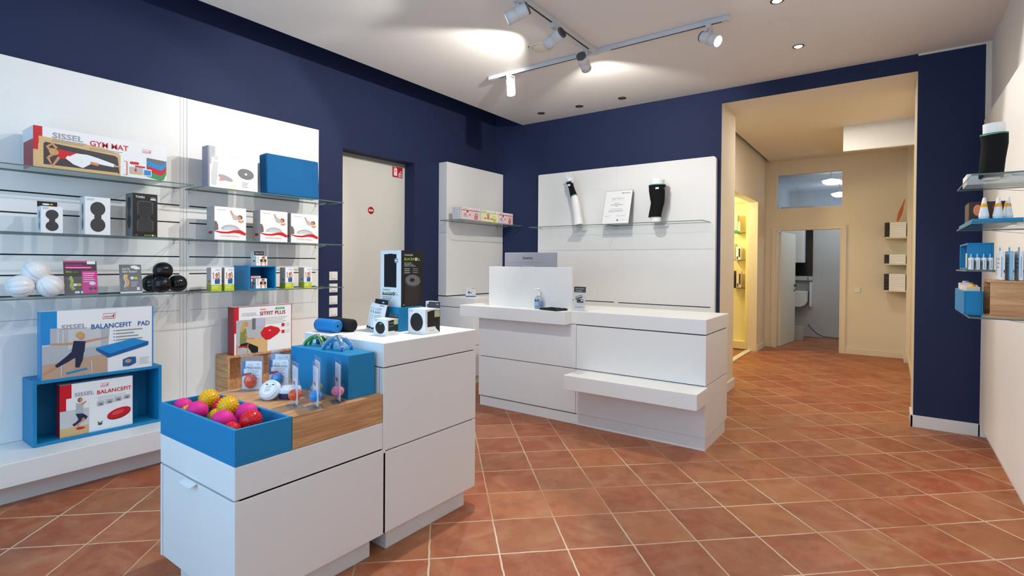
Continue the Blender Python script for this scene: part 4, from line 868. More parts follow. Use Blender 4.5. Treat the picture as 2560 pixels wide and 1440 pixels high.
ball_at('red', 1.8620, -4.5161, 0.7377, 0.042, 'red knobbly ball near the tray\'s right end, in front of the blue one', 2.2)
ball_at('red', 1.8620, -4.5910, 0.7153, 0.035, 'red knobbly ball in the tray\'s front right corner', 0.7)
ball_at('red', 1.7900, -4.5150, 0.6800, 0.036, 'red knobbly ball low between the pink and red balls at right', 1.6)
ball_at('blue', 1.9300, -4.4870, 0.7000, 0.036, 'blue spiky ball in the tray\'s back right corner', 2.9)

# press egg packs: printed card with an egg in a clear blister
def egg_pack(x, y, ang, z, gel, label):
    t = thing('press_egg_pack', (x, y, z), label, 'blister pack', 'hand trainer egg packs')
    R = Matrix.Translation((x, y, z)) @ Matrix.Rotation(ang, 4, 'Z')
    w, h = 0.092, 0.135
    b = MB(); b.box(-w/2, 0.0, 0.004, w/2, 0.0012, h, M_pw); F = b.face((-w/2, 0.0, 0.004), (1,0,0), (0,0,1)); H = h-0.004
    F.rect(0, H*0.45, w*0.085, H, M_txb); F.rect(w*0.085, H*0.72, w*0.17, H, M_txb); F.text('SISSEL', w*0.28, H*0.84, w*0.28, H*0.045, M_txg); F.text('PRESS-EGG', w*0.22, H*0.72, w*0.72, H*0.085, M_pnavy, 0.014); F.lines(w*0.25, H*0.66, w*0.6, 4, 0.007, M_txg)
    F.poly([(w*0.09, H*0.47), (w*0.45, H*0.50), (w*0.45, H*0.59), (w*0.09, H*0.56)], M_red); logo(F, w*0.72, H*0.87, w*0.16, H*0.04)
    for k in range(4): F.ell(w*(0.60+0.06*k), H*(0.47-0.035*k), w*0.022, H*0.016, (M_pnavy, M_txb, M_pnavy, M_red)[k], 10)
    b.xform(R); b.build('card', t)
    b = MB(); b.ball((-0.004, -0.012, 0.043), 0.026, M_gel[gel], 28, 18, (1, 0.62, 1.22)); b.xform(R); b.build('gel_egg', t)
    b = MB(); q = w/2+0.010
    b.add([(-q,-0.003,0),(q,-0.003,0),(q*0.92,-0.003,h+0.026),(-q*0.92,-0.003,h+0.026),(-q,0.004,0),(q,0.004,0),(q*0.92,0.004,h+0.026),(-q*0.92,0.004,h+0.026)], [(3,2,1,0)[::-1],(4,5,6,7)[::-1],(2,3,7,6),(0,3,7,4),(1,2,6,5)], M_blister)
    b.add([(-q,-0.035,0),(q,-0.035,0),(q,0.02,0),(-q,0.02,0),(-q,-0.035,0.0015),(q,-0.035,0.0015),(q,0.02,0.0015),(-q,0.02,0.0015)], [(3,2,1,0),(4,5,6,7)], M_blister)
    b.ball((-0.004, -0.012, 0.043), 0.029, M_blister, 24, 14, (1, 0.62, 1.2)); b.xform(R); b.build('clear_blister', t)
    return t
egg_pack(1.440, -4.290, 0.62, 0.7505, 'orange', 'clear pack with orange press egg, leftmost at the back of the oak block')
egg_pack(1.500, -4.192, 0.60, 0.7505, 'blue', 'clear pack with blue press egg in front of the blue block\'s left end')
egg_pack(1.372, -4.105, 0.60, 0.7505, 'pink', 'clear pack with pink press egg, standing behind the blue egg pack')
# press ball packs seen edge on
def ball_pack(x, y, z, gel, label):
    t = thing('press_ball_pack', (x, y, z), label, 'blister pack', 'hand trainer ball packs')
    ang = math.atan2(y - camo.location.y, x - camo.location.x) + 0.22
    R = Matrix.Translation((x, y, z)) @ Matrix.Rotation(ang, 4, 'Z')
    b = MB(); b.box(-0.045, -0.0008, 0.012, 0.045, 0.0008, 0.165, M_pw); F = b.face((0.045, -0.0008, 0.012)[:3], (-1,0,0), (0,0,1)); F = b.face((-0.045, -0.0008, 0.012), (1,0,0), (0,0,1)); F.rect(0.01, 0.075, 0.05, 0.09, M_red); F.lines(0.012, 0.13, 0.06, 4, 0.008, M_txg)
    G = b.face((0.045, 0.0008, 0.012), (-1,0,0), (0,0,1)); G.rect(0.01, 0.075, 0.05, 0.09, M_red); b.xform(R); b.build('card', t)
    b = MB(); b.ball((0, 0, 0.047), 0.027, M_gel[gel], 28, 18, (1, 1, 0.88)); b.xform(R); b.build('gel_ball', t)
    b = MB(); b.rbox(-0.05, -0.0035, 0.0, 0.05, 0.0035, 0.185, M_blister, 0.002, 1); b.box(-0.04, -0.028, 0.0, 0.04, 0.028, 0.0015, M_blister)
    b.add([(-0.042,-0.028,0.0015),(0.042,-0.028,0.0015),(0.03,-0.0035,0.028),(-0.03,-0.0035,0.028),(-0.042,0.028,0.0015),(0.042,0.028,0.0015),(0.03,0.0035,0.028),(-0.03,0.0035,0.028)], [(0,1,2,3),(4,7,6,5)], M_blister)
    b.add([(-0.022,-0.026,0.05),(0.022,-0.026,0.05),(0.012,-0.0035,0.15),(-0.012,-0.0035,0.15),(-0.022,0.026,0.05),(0.022,0.026,0.05),(0.012,0.0035,0.15),(-0.012,0.0035,0.15)], [(0,1,2,3),(4,7,6,5)], M_blister)
    b.xform(R); b.build('clear_blister', t)
ball_pack(1.850, -4.325, 0.7505, 'orange', 'clear pack with orange press ball seen edge-on, leftmost of four')
ball_pack(1.935, -4.285, 0.7505, 'blue', 'clear pack with blue press ball seen edge-on, nearest the oak block\'s edge')
ball_pack(1.935, -4.178, 0.7505, 'pink', 'clear pack with pink press ball seen edge-on, in front of the blue block\'s right end')
ball_pack(1.815, -4.196, 0.7505, 'green', 'clear pack with pale green press ball, behind the blue press ball pack')
# putty tubs
t = thing('putty_tub', (1.70, -4.26, 0.7505), 'round tub of dark purple putty with a clear lid, lying on the oak block', 'tub', 'exercise putty tubs')
b = MB(); b.lathe((1.705, -4.262, 0.7505), [(0.040, 0.0), (0.043, 0.004), (0.046, 0.026), (0.046, 0.030)], M_tubp, 32); b.build('tub', t)
b = MB(); b.lathe((1.705, -4.262, 0.7505), [(0.050, 0.028), (0.0505, 0.034), (0.048, 0.044), (0.044, 0.047)], M_tubw, 32); b.build('lid', t)
t = thing('putty_tub', (1.675, -4.325, 0.7505), 'tilted tub of light green putty with a pale labelled lid, leaning on the purple tub', 'tub', 'exercise putty tubs')
ax = Vector((0.30, -0.72, 0.62)).normalized(); cc = Vector((1.664, -4.327, 0.7885))
b = MB(); b.lathe(cc - ax*0.028, [(0.034, 0.0), (0.038, 0.004), (0.042, 0.014)], M_tubg, 32, ax); b.build('tub', t)
b = MB(); b.lathe(cc - ax*0.028, [(0.046, 0.029), (0.047, 0.016), (0.044, 0.043), (0.040, 0.045)], M_tubw, 32, ax); q = cc + ax*0.0172; u = Vector((0.9, 0.4, 0.014)); u = (u - ax*u.dot(ax)).normalized(); F = b.face(q, u, ax.cross(u)); F.ell(0, 0, 0.030, 0.030, M_pw); F.lines(-0.015, 0.016, 0.03, 5, 0.007, M_txg); F.rect(-0.02, 0.017, -0.012, 0.022, M_black); F.rect(0.012, 0.017, 0.02, 0.022, M_black); b.build('lid', t)
# clear massagers on the blue block
def massager(cx, cy, m, ang, s, label):
    t = thing('hand_massager', (cx, cy, 0.9435), label, 'massager', 'clear hand massagers')
    R = Matrix.Translation((cx, cy, 0.9435)) @ Matrix.Rotation(ang, 4, 'Z') @ Matrix.Scale(s, 4)
    b = MB()
    hub = (0, 0, 0.045)
    b.ball((0, 0, 0.045), 0.018, m, 20, 12, (1.2, 1, 0.75))
    for dx, dy in ((0.052, 0.02), (0.045, -0.03), (-0.052, -0.02), (-0.042, 0.014)):
        b.tube([(dx*0.1, dy*0.1, 0.047), (dx*0.55, dy*0.55, 0.040), (dx*0.9, dy*0.9, 0.022), (dx, dy, 0.011)], [0.012, 0.010, 0.009, 0.011], m, 14)
        b.ball((dx, dy, 0.0112), 0.0112, m, 16, 10)
    b.xform(R); o = b.build('massager_body', t)
massager(1.585, -4.045, M_mgreen, 0.5, 0.95, 'green clear plastic massager on the blue block')
massager(1.765, -4.055, M_mblue, 0.25, 1.15, 'pale blue clear plastic massager on the blue block')
b = MB(); b.rbox(1.522, -4.010, 0.9435, 1.60, -3.996, 0.978, mat('dark_blue_cloth', (36, 70, 110), 0.8), 0.004); tag(b.build('small_pouch'), 'dark blue little pouch standing behind the green massager', 'pouch')

# rolls, cartons on the tall part
T0 = 0.9825
def foam_roll(c, d, m, label):
    d = Vector(d).normalized(); c = Vector(c)
    b = MB(); L = 0.16; r = 0.034
    b.lathe(c - d*L/2, [(0.006, 0.002), (0.028, 0.0), (0.034, 0.006), (0.034, L-0.006), (0.028, L), (0.006, L-0.002)], m, 32, d, cap=False)
    b.lathe(c - d*(L/2-0.004), [(0.0065, 0.0), (0.0065, L-0.008)], M_slit, 14, d)
    return tag(b.build('foam_roll'), label, 'foam roll', 'small foam rolls')
foam_roll((1.445, -3.885, T0+0.034), (0.99, 0.05, 0), M_bfoam, 'small bright blue foam roll lying on the tall part of the island')
foam_roll((1.475, -3.812, T0+0.034), (0.99, 0.03, 0), M_rubber, 'small black foam roll lying behind the blue one')
# big foam roller carton
x1, ya, z0, w, dp, h = 1.73, -3.634, 1.1115, 0.166, 0.158, 0.306
b = MB(); x0 = x1-w; yb = ya+dp
b.add([(x0,ya,z0),(x1,ya,z0),(x1,yb,z0),(x0,yb,z0),(x0,ya,z0+h),(x1,ya,z0+h),(x1,yb,z0+h),(x0,yb,z0+h)], [(3,2,1,0),(4,5,6,7),(3,0,4,7),(2,3,7,6)], M_pw)
k = len(b.v); b.add([(x0,ya,z0),(x1,ya,z0),(x1,ya,z0+h),(x0,ya,z0+h)], [(0,1,2,3)], M_pw); b.add([(x1,ya,z0),(x1,yb,z0),(x1,yb,z0+h),(x1,ya,z0+h)], [(0,1,2,3)], M_black)
F = b.face((x0, ya, z0), (1,0,0), (0,0,1))
F.rect(w*0.18, h*0.345, w*0.78, h*0.935, M_charc); F.poly([(w*0.19, h*0.35), (w*0.77, h*0.342), (w*0.77, h*0.93), (w*0.5, h*0.945), (w*0.19, h*0.93)], M_rubber); F.ell(w*0.77, h*0.82, w*0.09, h*0.045, M_txg); F.rect(w*0.70, h*0.812, w*0.84, h*0.828, M_pw)
F.text('STANDARD', w*0.10, h*0.285, w*0.38, h*0.024, M_charc); F.text('BLACKR', w*0.10, h*0.205, w*0.50, h*0.05, M_charc, 0.014); F.rect(w*0.10, h*0.20, w*0.58, h*0.225, M_dlime); F.text('BLACKR', w*0.10, h*0.205, w*0.50, h*0.05, M_charc, 0.014); F.ell(w*0.655, h*0.23, w*0.055, h*0.03, M_black); F.ell(w*0.655, h*0.23, w*0.022, h*0.012, M_pw); F.text('LL', w*0.73, h*0.205, w*0.14, h*0.05, M_txg); F.lines(w*0.10, h*0.165, w*0.5, 3, 0.009, M_line)
G = b.face((x1, ya, z0), (0,1,0), (0,0,1)); d_ = dp
G.text('STANDARD', d_*0.14, h*0.905, d_*0.40, h*0.03, M_pw); G.text('BLACKR', d_*0.14, h*0.825, d_*0.47, h*0.048, M_lime, 0.014); G.ell(d_*0.685, h*0.85, d_*0.06, h*0.03, M_pw); G.ell(d_*0.685, h*0.85, d_*0.022, h*0.012, M_black); G.text('LL', d_*0.76, h*0.825, d_*0.12, h*0.048, M_lime, 0.014)
for k, s in enumerate(('FÜR FASZIEN,', 'REGENERATION,', 'MUSKELN, GELENKE')): G.text(s, d_*0.14, h*(0.77-0.028*k), d_*(0.34, 0.42, 0.52)[k], h*0.02, M_pw)
for k in range(3): G.lines(d_*0.14, h*(0.67-0.035*k), d_*0.25, 1, 0.01, M_txl); G.lines(d_*0.52, h*(0.67-0.035*k), d_*0.25, 1, 0.01, M_line)
G.poly([(d_*0.10, h*0.0), (d_*0.80, h*0.0), (d_*0.84, h*0.42), (d_*0.18, h*0.42)], mat('print_brown_black', (44, 36, 38), 0.4)); G.ell(d_*0.52, h*0.46, d_*0.38, h*0.115, M_charc, rot=-0.1); G.ell(d_*0.54, h*0.47, d_*0.34, h*0.10, M_dgrey, rot=-0.1); G.ell(d_*0.50, h*0.475, d_*0.12, h*0.035, M_black); G.rect(d_*0.07, h*0.03, d_*0.16, h*0.045, M_orange)
tag(b.build('foam_roller_box'), 'tall black and white foam roller carton on the small blue block', 'carton')
# two ball cartons with round window
def ball_carton(xr, ya, w, dp, h, label, green):
    x0 = xr-w; yb = ya+dp; b = MB()
    b.add([(x0,ya,T0),(xr,ya,T0),(xr,yb,T0),(x0,yb,T0),(x0,ya,T0+h),(xr,ya,T0+h),(xr,yb,T0+h),(x0,yb,T0+h)], [(3,2,1,0),(4,5,6,7),(3,0,4,7),(2,3,7,6),(0,1,5,4),(1,2,6,5)], M_pw)
    F = b.face((x0, ya, T0), (1,0,0), (0,0,1)); F.ell(w*0.5, h*0.47, w*0.37, h*0.37, M_charc, 32); F.ell(w*0.5, h*0.47, w*0.35, h*0.35, M_black, 32); F.lines(w*0.06, h*0.93, w*0.25, 2, 0.006, M_line)
    if green: F.poly([(w*0.42, h*0.72), (w*0.6, h*0.78), (w*0.66, h*0.72), (w*0.5, h*0.66)], mat('print_bright_green', (80, 190, 50), 0.4))
    G = b.face((xr, ya, T0), (0,1,0), (0,0,1)); d = dp
    G.poly([(d*0.14, h*0.28), (d*0.70, h*0.28), (d*0.70, h*0.22), (d, h*0.22) if green else (d, 0), (d, h*0.93), (d*0.5, h*0.95), (d*0.14, h*0.90)], M_black); G.rect(d*0.62, h*0.66, d*0.98, h*0.92, mat('print_sage', (190, 200, 160), 0.4))
    if green: G.rect(d*0.2, h*0.74, d*0.6, h*0.80, M_dgrey); G.rect(d*0.2, h*0.55, d*0.6, h*0.60, M_dgrey)
    G.text('BLACKROLL', d*0.3, h*0.10, d*0.36, h*0.05, M_txg)
    b.box(x0+w*0.35, yb-0.002, T0+h, xr+0.001, yb, T0+h*1.26, M_charc); H = b.face((x0+w*0.35, yb-0.002, T0+h), (1,0,0), (0,0,1)); H.rect(w*0.45, h*0.14, w*0.6, h*0.18, M_txg)
    return tag(b.build('massage_ball_box'), label, 'carton', 'massage ball cartons')
ball_carton(1.920, -3.641, 0.126, 0.108, 0.128, 'larger white cube carton with a black ball window, on the tall part of the island', False)
ball_carton(1.818, -3.808, 0.098, 0.075, 0.083, 'smaller white cube carton with a black ball window and green mark', True)
# flat band cartons leaning one behind the other
for k, (x, y, lb) in enumerate(((1.598, -3.735, 'white band pouch with blue print, front one of three leaning beside the blue block'), (1.555, -3.715, 'white band pouch in the middle of the three leaning ones'), (1.515, -3.695, 'white band pouch at the back left of the three leaning ones'))):
    b = MB(); w, h = 0.085, 0.145
    b.rbox(0, 0, 0, w, 0.010, h, M_pw, 0.002, 1); F = b.face((0, 0, 0), (1,0,0), (0,0,1))
    F.lines(w*0.4, h*0.93, w*0.4, 1, 0.01, M_charc); F.text('LOOP', w*0.12, h*0.76, w*0.5, h*0.09, M_charc, 0.0); F.text('BAND', w*0.12, h*0.64, w*0.5, h*0.09, M_charc, 0.0); F.lines(w*0.12, h*0.56, w*0.6, 4, 0.007, M_line); F.rect(w*0.35, h*0.22, w*0.78, h*0.46, M_txb if k == 0 else M_charc); F.rect(w*0.06, h*0.04, w*0.85, h*0.12, M_txb if k == 0 else M_charc)
    b.box(w*0.25, 0.004, h, w*0.98, 0.006, h*1.17, M_black); H = b.face((w*0.25, 0.004, h), (1,0,0), (0,0,1)); H.ell(w*0.35, h*0.08, w*0.1, h*0.03, M_pgrey)
    b.box(w-0.001, 0.003, 0.03, w+0.012, 0.006, h*0.95, M_black)
    b.xform(Matrix.Translation((x, y, T0+0.001)) @ Matrix.Rotation(0.10, 4, 'Z') @ Matrix.Rotation(math.radians(-14), 4, 'X') @ Matrix.Rotation(0.05, 4, 'Y'))
    o = b.build('band_pouch'); zmin = min(v.co.z for v in o.data.vertices); o.location.z = T0
    tag(o, lb, 'band pack', 'loop band pouches')
b = MB(); b.rbox(1.640, -3.475, T0, 1.690, -3.455, T0+0.168, M_pw, 0.001, 1); F = b.face((1.640, -3.475, T0), (1,0,0), (0,0,1)); F.ell(0.022, 0.135, 0.014, 0.012, M_black); F.rect(0.012, 0.125, 0.035, 0.14, M_black); tag(b.build('band_box'), 'small white carton with black shape, behind the blue block at left', 'carton')
b = MB(); b.rbox(1.700, -3.42, T0, 1.770, -3.39, T0+0.150, M_pw, 0.001, 1); F = b.face((1.700, -3.42, T0), (1,0,0), (0,0,1)); F.rect(0.012, 0.1, 0.06, 0.136, M_txb); tag(b.build('band_box'), 'small white carton with blue patch, behind the larger ball carton', 'carton')

# ================================================================== ON THE COUNTER AND CORNER UNIT
t = thing('monitor', (1.10, -1.42, 0.9555), 'silver grey back of a computer monitor above the white counter screen', 'monitor')
b = MB(); b.rbox(0.803, -1.455, 1.10, 1.388, -1.430, 1.458, M_mono, 0.006); F = b.face((0.803, -1.455, 1.10), (1,0,0), (0,0,1)); F.text('iiyama', 0.215, 0.288, 0.115, 0.030, M_charc, 0.02); F.rect(0.08, 0.262, 0.46, 0.264, M_dgrey); F.ell(0.20, 0.225, 0.004, 0.004, M_black, 10); F.ell(0.305, 0.225, 0.004, 0.004, M_black, 10); F.rect(0.325, 0.20, 0.328, 0.23, M_black); b.build('display_case', t)
b = MB(); b.rbox(1.02, -1.48, 1.18, 1.17, -1.455, 1.33, M_mono, 0.006); b.build('stand_mount', t)
b = MB(); b.rbox(1.06, -1.50, 0.96, 1.13, -1.478, 1.30, M_mono, 0.005); b.build('stand_column', t)
b = MB(); b.rbox(0.97, -1.55, 0.9555, 1.22, -1.36, 0.966, M_mono, 0.004); b.build('stand_base', t)
t = thing('sanitizer_bottle', (1.345, -1.66, 0.9555), 'clear pump bottle of blue hand sanitizer in front of the counter screen', 'bottle')
b = MB(); b.rings([[(1.345 + a*math.cos(u)*(1 if abs(math.cos(u)) < 0.7 else 1), -1.672 + c*math.sin(u), z) for u in [2*PI*i/28 for i in range(28)]] for a, c, z in ((0.040, 0.026, 0.9556), (0.043, 0.029, 0.962), (0.043, 0.029, 1.045), (0.036, 0.025, 1.058), (0.016, 0.015, 1.066), (0.013, 0.013, 1.075))], M_bottle); b.build('bottle_body', t)
b = MB(); b.rings([[(1.345 + a*math.cos(u), -1.672 + c*math.sin(u), z) for u in [2*PI*i/24 for i in range(24)]] for a, c, z in ((0.037, 0.024, 0.958), (0.039, 0.0255, 0.964), (0.039, 0.0255, 1.022))], M_liq); b.build('gel', t)
b = MB(); F = b.face((1.318, -1.7025, 0.985), (1,0,0), (0,0,1)); F.rect(0.0, 0.0, 0.04, 0.032, M_paleblue); F.poly([(0.0, 0.036), (0.05, 0.042), (0.046, 0.058), (0.02, 0.05), (0.004, 0.054)], M_pnavy); F.text('gel', 0.012, 0.041, 0.028, 0.013, M_pw, 0, 0.2); b.build('print', t)
b = MB(); b.lathe((1.345, -1.672, 1.072), [(0.015, 0.0), (0.015, 0.016), (0.006, 0.020), (0.004, 0.050), (0.010, 0.052), (0.010, 0.060), (0.0, 0.062)], M_whiteplastic, 20); b.tube([(1.345, -1.672, 1.128), (1.325, -1.69, 1.129), (1.312, -1.70, 1.120)], 0.0045, M_whiteplastic, 8); b.build('pump', t)
t = thing('receipt_tray', (1.52, -1.71, 0.9555), 'flat black coin and receipt tray at the bend of the counter top', 'tray')
R = Matrix.Translation((1.520, -1.712, 0.9555)) @ Matrix.Rotation(-0.22, 4, 'Z')
b = MB(); b.rbox(-0.10, -0.07, 0.0, 0.10, 0.07, 0.006, M_gloss_black, 0.002); 
for q in ((-0.10,-0.07,0.10,-0.062),(-0.10,0.062,0.10,0.07),(-0.10,-0.07,-0.092,0.07),(0.092,-0.07,0.10,0.07)): b.rbox(q[0], q[1], 0.004, q[2], q[3], 0.016, M_gloss_black, 0.002)
b.xform(R); b.build('tray', t)
b = MB(); b.tube([(-0.06, -0.02, 0.010), (0.02, 0.015, 0.012), (0.11, 0.035, 0.018)], 0.004, M_gloss_black, 8); b.xform(R); p = b.build('pen', t)
b = MB(); b.box(-0.055, -0.04, 0.0065, 0.03, 0.045, 0.0075, M_pgrey); b.xform(R); b.build('clear_mat', t)
b = MB(); b.box(1.668, -1.652, 0.9555, 1.792, -1.60, 0.958, M_blister); R = Matrix.Translation((1.672, -1.645, 0.9575)) @ Matrix.Rotation(math.radians(-6), 4, 'X')
c = MB(); c.box(0, 0, 0, 0.112, 0.0022, 0.203, M_txl); F = c.face((0, 0, 0), (1,0,0), (0,0,1)); F.rect(0, 0.155, 0.112, 0.203, M_charc); F.text('Kartenzahlung', 0.015, 0.180, 0.08, 0.010, M_pw); F.text('erwünscht!', 0.015, 0.163, 0.062, 0.011, M_pw)
F.poly([(0.016, 0.118), (0.078, 0.134), (0.084, 0.112), (0.022, 0.088)], M_charc); F.poly([(0.019, 0.114), (0.077, 0.129), (0.079, 0.121), (0.021, 0.106)], M_txl); F.poly([(0.03, 0.064), (0.098, 0.064), (0.098, 0.1), (0.03, 0.1)], M_pw); F.poly([(0.032, 0.066), (0.096, 0.066), (0.096, 0.098), (0.032, 0.098)], M_charc); F.rect(0.072, 0.082, 0.09, 0.092, M_pw); F.rect(0.038, 0.07, 0.09, 0.074, M_dgrey); F.text('Bargeldlos', 0.024, 0.024, 0.064, 0.010, M_charc)
c.xform(R); t = thing('payment_sign', (1.73, -1.63, 0.9555), 'upright grey card payment sign standing on the counter beside the screen', 'sign')
b.build('clear_foot', t); c.build('printed_card', t)
# small carton on the corner unit
b = MB(); x0 = -0.055; R = Matrix.Translation((-0.10, -0.985, 0.9645)) @ Matrix.Rotation(0.72, 4, 'Z')
b.box(0, 0, 0, 0.115, 0.03, 0.012, M_txb); b.prism([(0.0, 0.010), (0.115, 0.010), (0.117, 0.108), (0.104, 0.112), (-0.006, 0.112)], 'y', 0.0, 0.004, M_txl); F = b.face((0, 0, 0.01), (1,0,0), (0,0,1)); F.rect(0.028, 0.03, 0.05, 0.052, M_charc); F.ell(0.064, 0.036, 0.007, 0.007, M_charc); F.rect(0.07, 0.085, 0.11, 0.092, M_line); F.rect(0, 0, 0.115, 0.003, M_txb)
b.xform(R); tag(b.build('counter_card'), 'small grey white display card with blue foot on the corner unit\'s worktop', 'card')
# cartons on the corner shelf
def cart3(y0, y1, x, kind, n, label):
    b, F, G = carton(x, y0, y1, 1.8405, 1.8405+0.145, 0.032, M_pink if kind else M_pyel, M_side); w = y1-y0; h = 0.145
    F.rect(0, h*0.80, w, h, M_pw); F.rect(0, h*0.76, w*0.97, h*0.82, M_red if kind else M_lime); F.text('Medi', w*0.08, h*0.87, w*0.12, h*0.07, M_red if kind else M_dlime, 0.014); F.text('dex', w*0.20, h*0.87, w*0.14, h*0.07, M_charc, 0.014); F.ell(w*0.82, h*0.91, w*0.025, h*0.035, M_dgrey, 12); F.lines(w*0.42, h*0.90, w*0.3, 1, 0.01, M_txl)
    if kind:
        F.poly([(w*0.68, h*0.16), (w*0.84, h*0.13), (w*0.88, h*0.58), (w*0.72, h*0.62)], M_red); F.poly([(w*0.725, h*0.40), (w*0.85, h*0.38), (w*0.86, h*0.55), (w*0.735, h*0.57)], M_pgrey); F.rect(w*0.735, h*0.22, w*0.80, h*0.32, M_pw); F.ell(w*0.30, h*0.68, w*0.05, h*0.08, M_brownhair); F.ell(w*0.18, h*0.46, w*0.07, h*0.09, M_skin); F.ell(w*0.43, h*0.45, w*0.055, h*0.08, M_skin); F.poly([(w*0.08, h*0.26), (w*0.32, h*0.26), (w*0.28, h*0.40), (w*0.12, h*0.42)], M_paleblue)
    else:
        F.band([(w*0.40, h*0.72), (w*0.42, h*0.5), (w*0.40, h*0.36)], [0.05, 0.04, 0.05], M_skin); F.rect(w*0.22, h*0.28, w*0.62, h*0.36, M_orange); F.ell(w*0.22, h*0.34, w*0.025, h*0.06, M_red); F.ell(w*0.64, h*0.34, w*0.025, h*0.06, M_red); F.poly([(w*0.68, h*0.14), (w*0.86, h*0.12), (w*0.88, h*0.54), (w*0.70, h*0.58)], M_lime); F.rect(w*0.72, h*0.36, w*0.85, h*0.52, M_pyel)
    return tag(b.build('device_box'), label, 'carton', 'cartons on the corner shelf')
cart3(-1.125, -0.800, -0.045, 1, 4, 'white and pink carton with red device, left of three on the corner shelf')
cart3(-0.775, -0.435, -0.055, 0, 1, 'white carton with yellow stripe, middle of three on the corner shelf')
cart3(-0.415, -0.115, -0.065, 1, 1, 'white and pink carton with red device, right of three on the corner shelf')
o = [x for x in COL.objects if x.name == 'device_box'][0]
for k in range(3):
    c = copy_thing(o, (-0.0362*(k+1), 0.0, 0.0), 'white and pink carton behind the left one on the corner shelf, ' + ('just behind it', 'second behind it', 'last in the row')[k])

# ================================================================== DISPLAYS ON THE BACK WALL
GZ = 1.7905
t = thing('hand_display', (0.90, -0.2, GZ), 'white mannequin forearm with raised open hand on the back wall\'s glass shelf', 'mannequin')
b = MB()
b.tube([(0.935, -0.20, GZ+0.016), (0.93, -0.20, GZ+0.04), (0.918, -0.20, GZ+0.12), (0.905, -0.205, GZ+0.22), (0.885, -0.21, GZ+0.32), (0.858, -0.21, GZ+0.39), (0.838, -0.21, GZ+0.455), (0.820, -0.21, GZ+0.50), (0.812, -0.21, GZ+0.535), (0.806, -0.21, GZ+0.56)], [0.060, 0.058, 0.050, 0.052, 0.043, 0.032, 0.027, 0.032, 0.040, 0.034], M_body, 24, 0.78)
for x, l, dx in ((0.778, 0.050, -0.012), (0.795, 0.068, -0.006), (0.813, 0.072, 0.002), (0.831, 0.060, 0.010)):
    b.tube([(x, -0.21, GZ+0.548), (x+dx*0.5, -0.214, GZ+0.548+l*0.55), (x+dx*0.8, -0.224, GZ+0.548+l*0.9), (x+dx*0.9, -0.232, GZ+0.548+l)], [0.0095, 0.0085, 0.0078, 0.004], M_body, 10)
b.tube([(0.842, -0.214, GZ+0.50), (0.866, -0.226, GZ+0.535), (0.874, -0.236, GZ+0.565), (0.874, -0.242, GZ+0.578)], [0.013, 0.011, 0.009, 0.005], M_body, 10)
b.build('forearm', t)
b = MB(); b.rbox(0.84, -0.27, GZ+0.0008, 1.0, -0.12, GZ+0.006, M_whiteplastic, 0.002); b.build('base_plate', t)
t = thing('wrist_support', (0.84, -0.21, GZ+0.36), 'black knitted wrist support with teal edges on the white mannequin forearm', 'support')
b = MB(); b.tube([(0.8715, -0.21, GZ+0.355), (0.858, -0.21, GZ+0.39), (0.838, -0.21, GZ+0.455), (0.820, -0.21, GZ+0.50), (0.817, -0.21, GZ+0.514)], [0.0435, 0.0380, 0.0330, 0.0385, 0.0420], M_knit, 24, 0.85, cap=False); b.build('knit_sleeve', t)
b = MB(); b.tube([(0.8742, -0.21, GZ+0.348), (0.8711, -0.21, GZ+0.356)], [0.0450, 0.0440], M_teal, 24, 0.85, cap=False); b.tube([(0.8172, -0.21, GZ+0.512), (0.815, -0.21, GZ+0.522)], [0.0426, 0.0440], M_teal, 24, 0.85, cap=False); b.build('edge_band', t)
b = MB(); b.rbox(0.808, -0.2475, GZ+0.465, 0.844, -0.2415, GZ+0.487, M_pw, 0.002); b.build('label_patch', t)
t = thing('certificate', (1.395, -0.13, GZ), 'framed white certificate leaning against the back wall panel on the glass shelf', 'certificate')
R = Matrix.Translation((1.235, -0.225, GZ+0.0015)) @ Matrix.Rotation(math.radians(-17), 4, 'X'); w, h = 0.318, 0.40
b = MB(); b.box(0, 0.0, 0, w, 0.004, h, M_pw); F = b.face((0, 0, 0), (1,0,0), (0,0,1)); F.text('ZERTIFIKAT', w*0.26, h*0.735, w*0.48, h*0.05, M_txg); F.rect(w*0.62, h*0.91, w*0.92, h*0.93, M_line); F.ell(w*0.65, h*0.92, w*0.03, h*0.015, M_dgrey, 12); F.rect(w*0.24, h*0.70, w*0.78, h*0.703, M_line); F.rect(w*0.38, h*0.62, w*0.58, h*0.632, M_line); F.rect(w*0.24, h*0.57, w*0.72, h*0.586, M_line); F.rect(w*0.42, h*0.53, w*0.54, h*0.543, M_line); F.lines(w*0.28, h*0.45, w*0.42, 1, 0.01, M_txg); F.rect(w*0.20, h*0.40, w*0.75, h*0.412, M_txg); F.rect(w*0.20, h*0.37, w*0.72, h*0.38, M_txg); F.rect(w*0.08, h*0.24, w*0.25, h*0.248, M_line); F.rect(w*0.52, h*0.24, w*0.86, h*0.248, M_txg); F.ell(w*0.58, h*0.12, w*0.035, h*0.028, M_dgrey, 14); F.rect(w*0.70, h*0.125, w*0.84, h*0.132, M_txg)
b.xform(R); b.build('document', t)
b = MB(); b.box(-0.004, 0.0045, 0, w+0.004, 0.007, h+0.004, M_charc); b.xform(R); b.build('clear_frame', t)
t = thing('leg_display', (1.86, -0.2, GZ), 'white mannequin leg form on the back wall\'s glass shelf', 'mannequin')
LEG = [(1.850, -0.20, GZ+0.004, .062), (1.850, -0.20, GZ+0.05, .062), (1.842, -0.20, GZ+0.085, .060), (1.855, -0.195, GZ+0.16, .062), (1.866, -0.195, GZ+0.21, .066), (1.868, -0.205, GZ+0.26, .073), (1.862, -0.205, GZ+0.34, .080), (1.862, -0.20, GZ+0.43, .084), (1.868, -0.20, GZ+0.46, .084)]
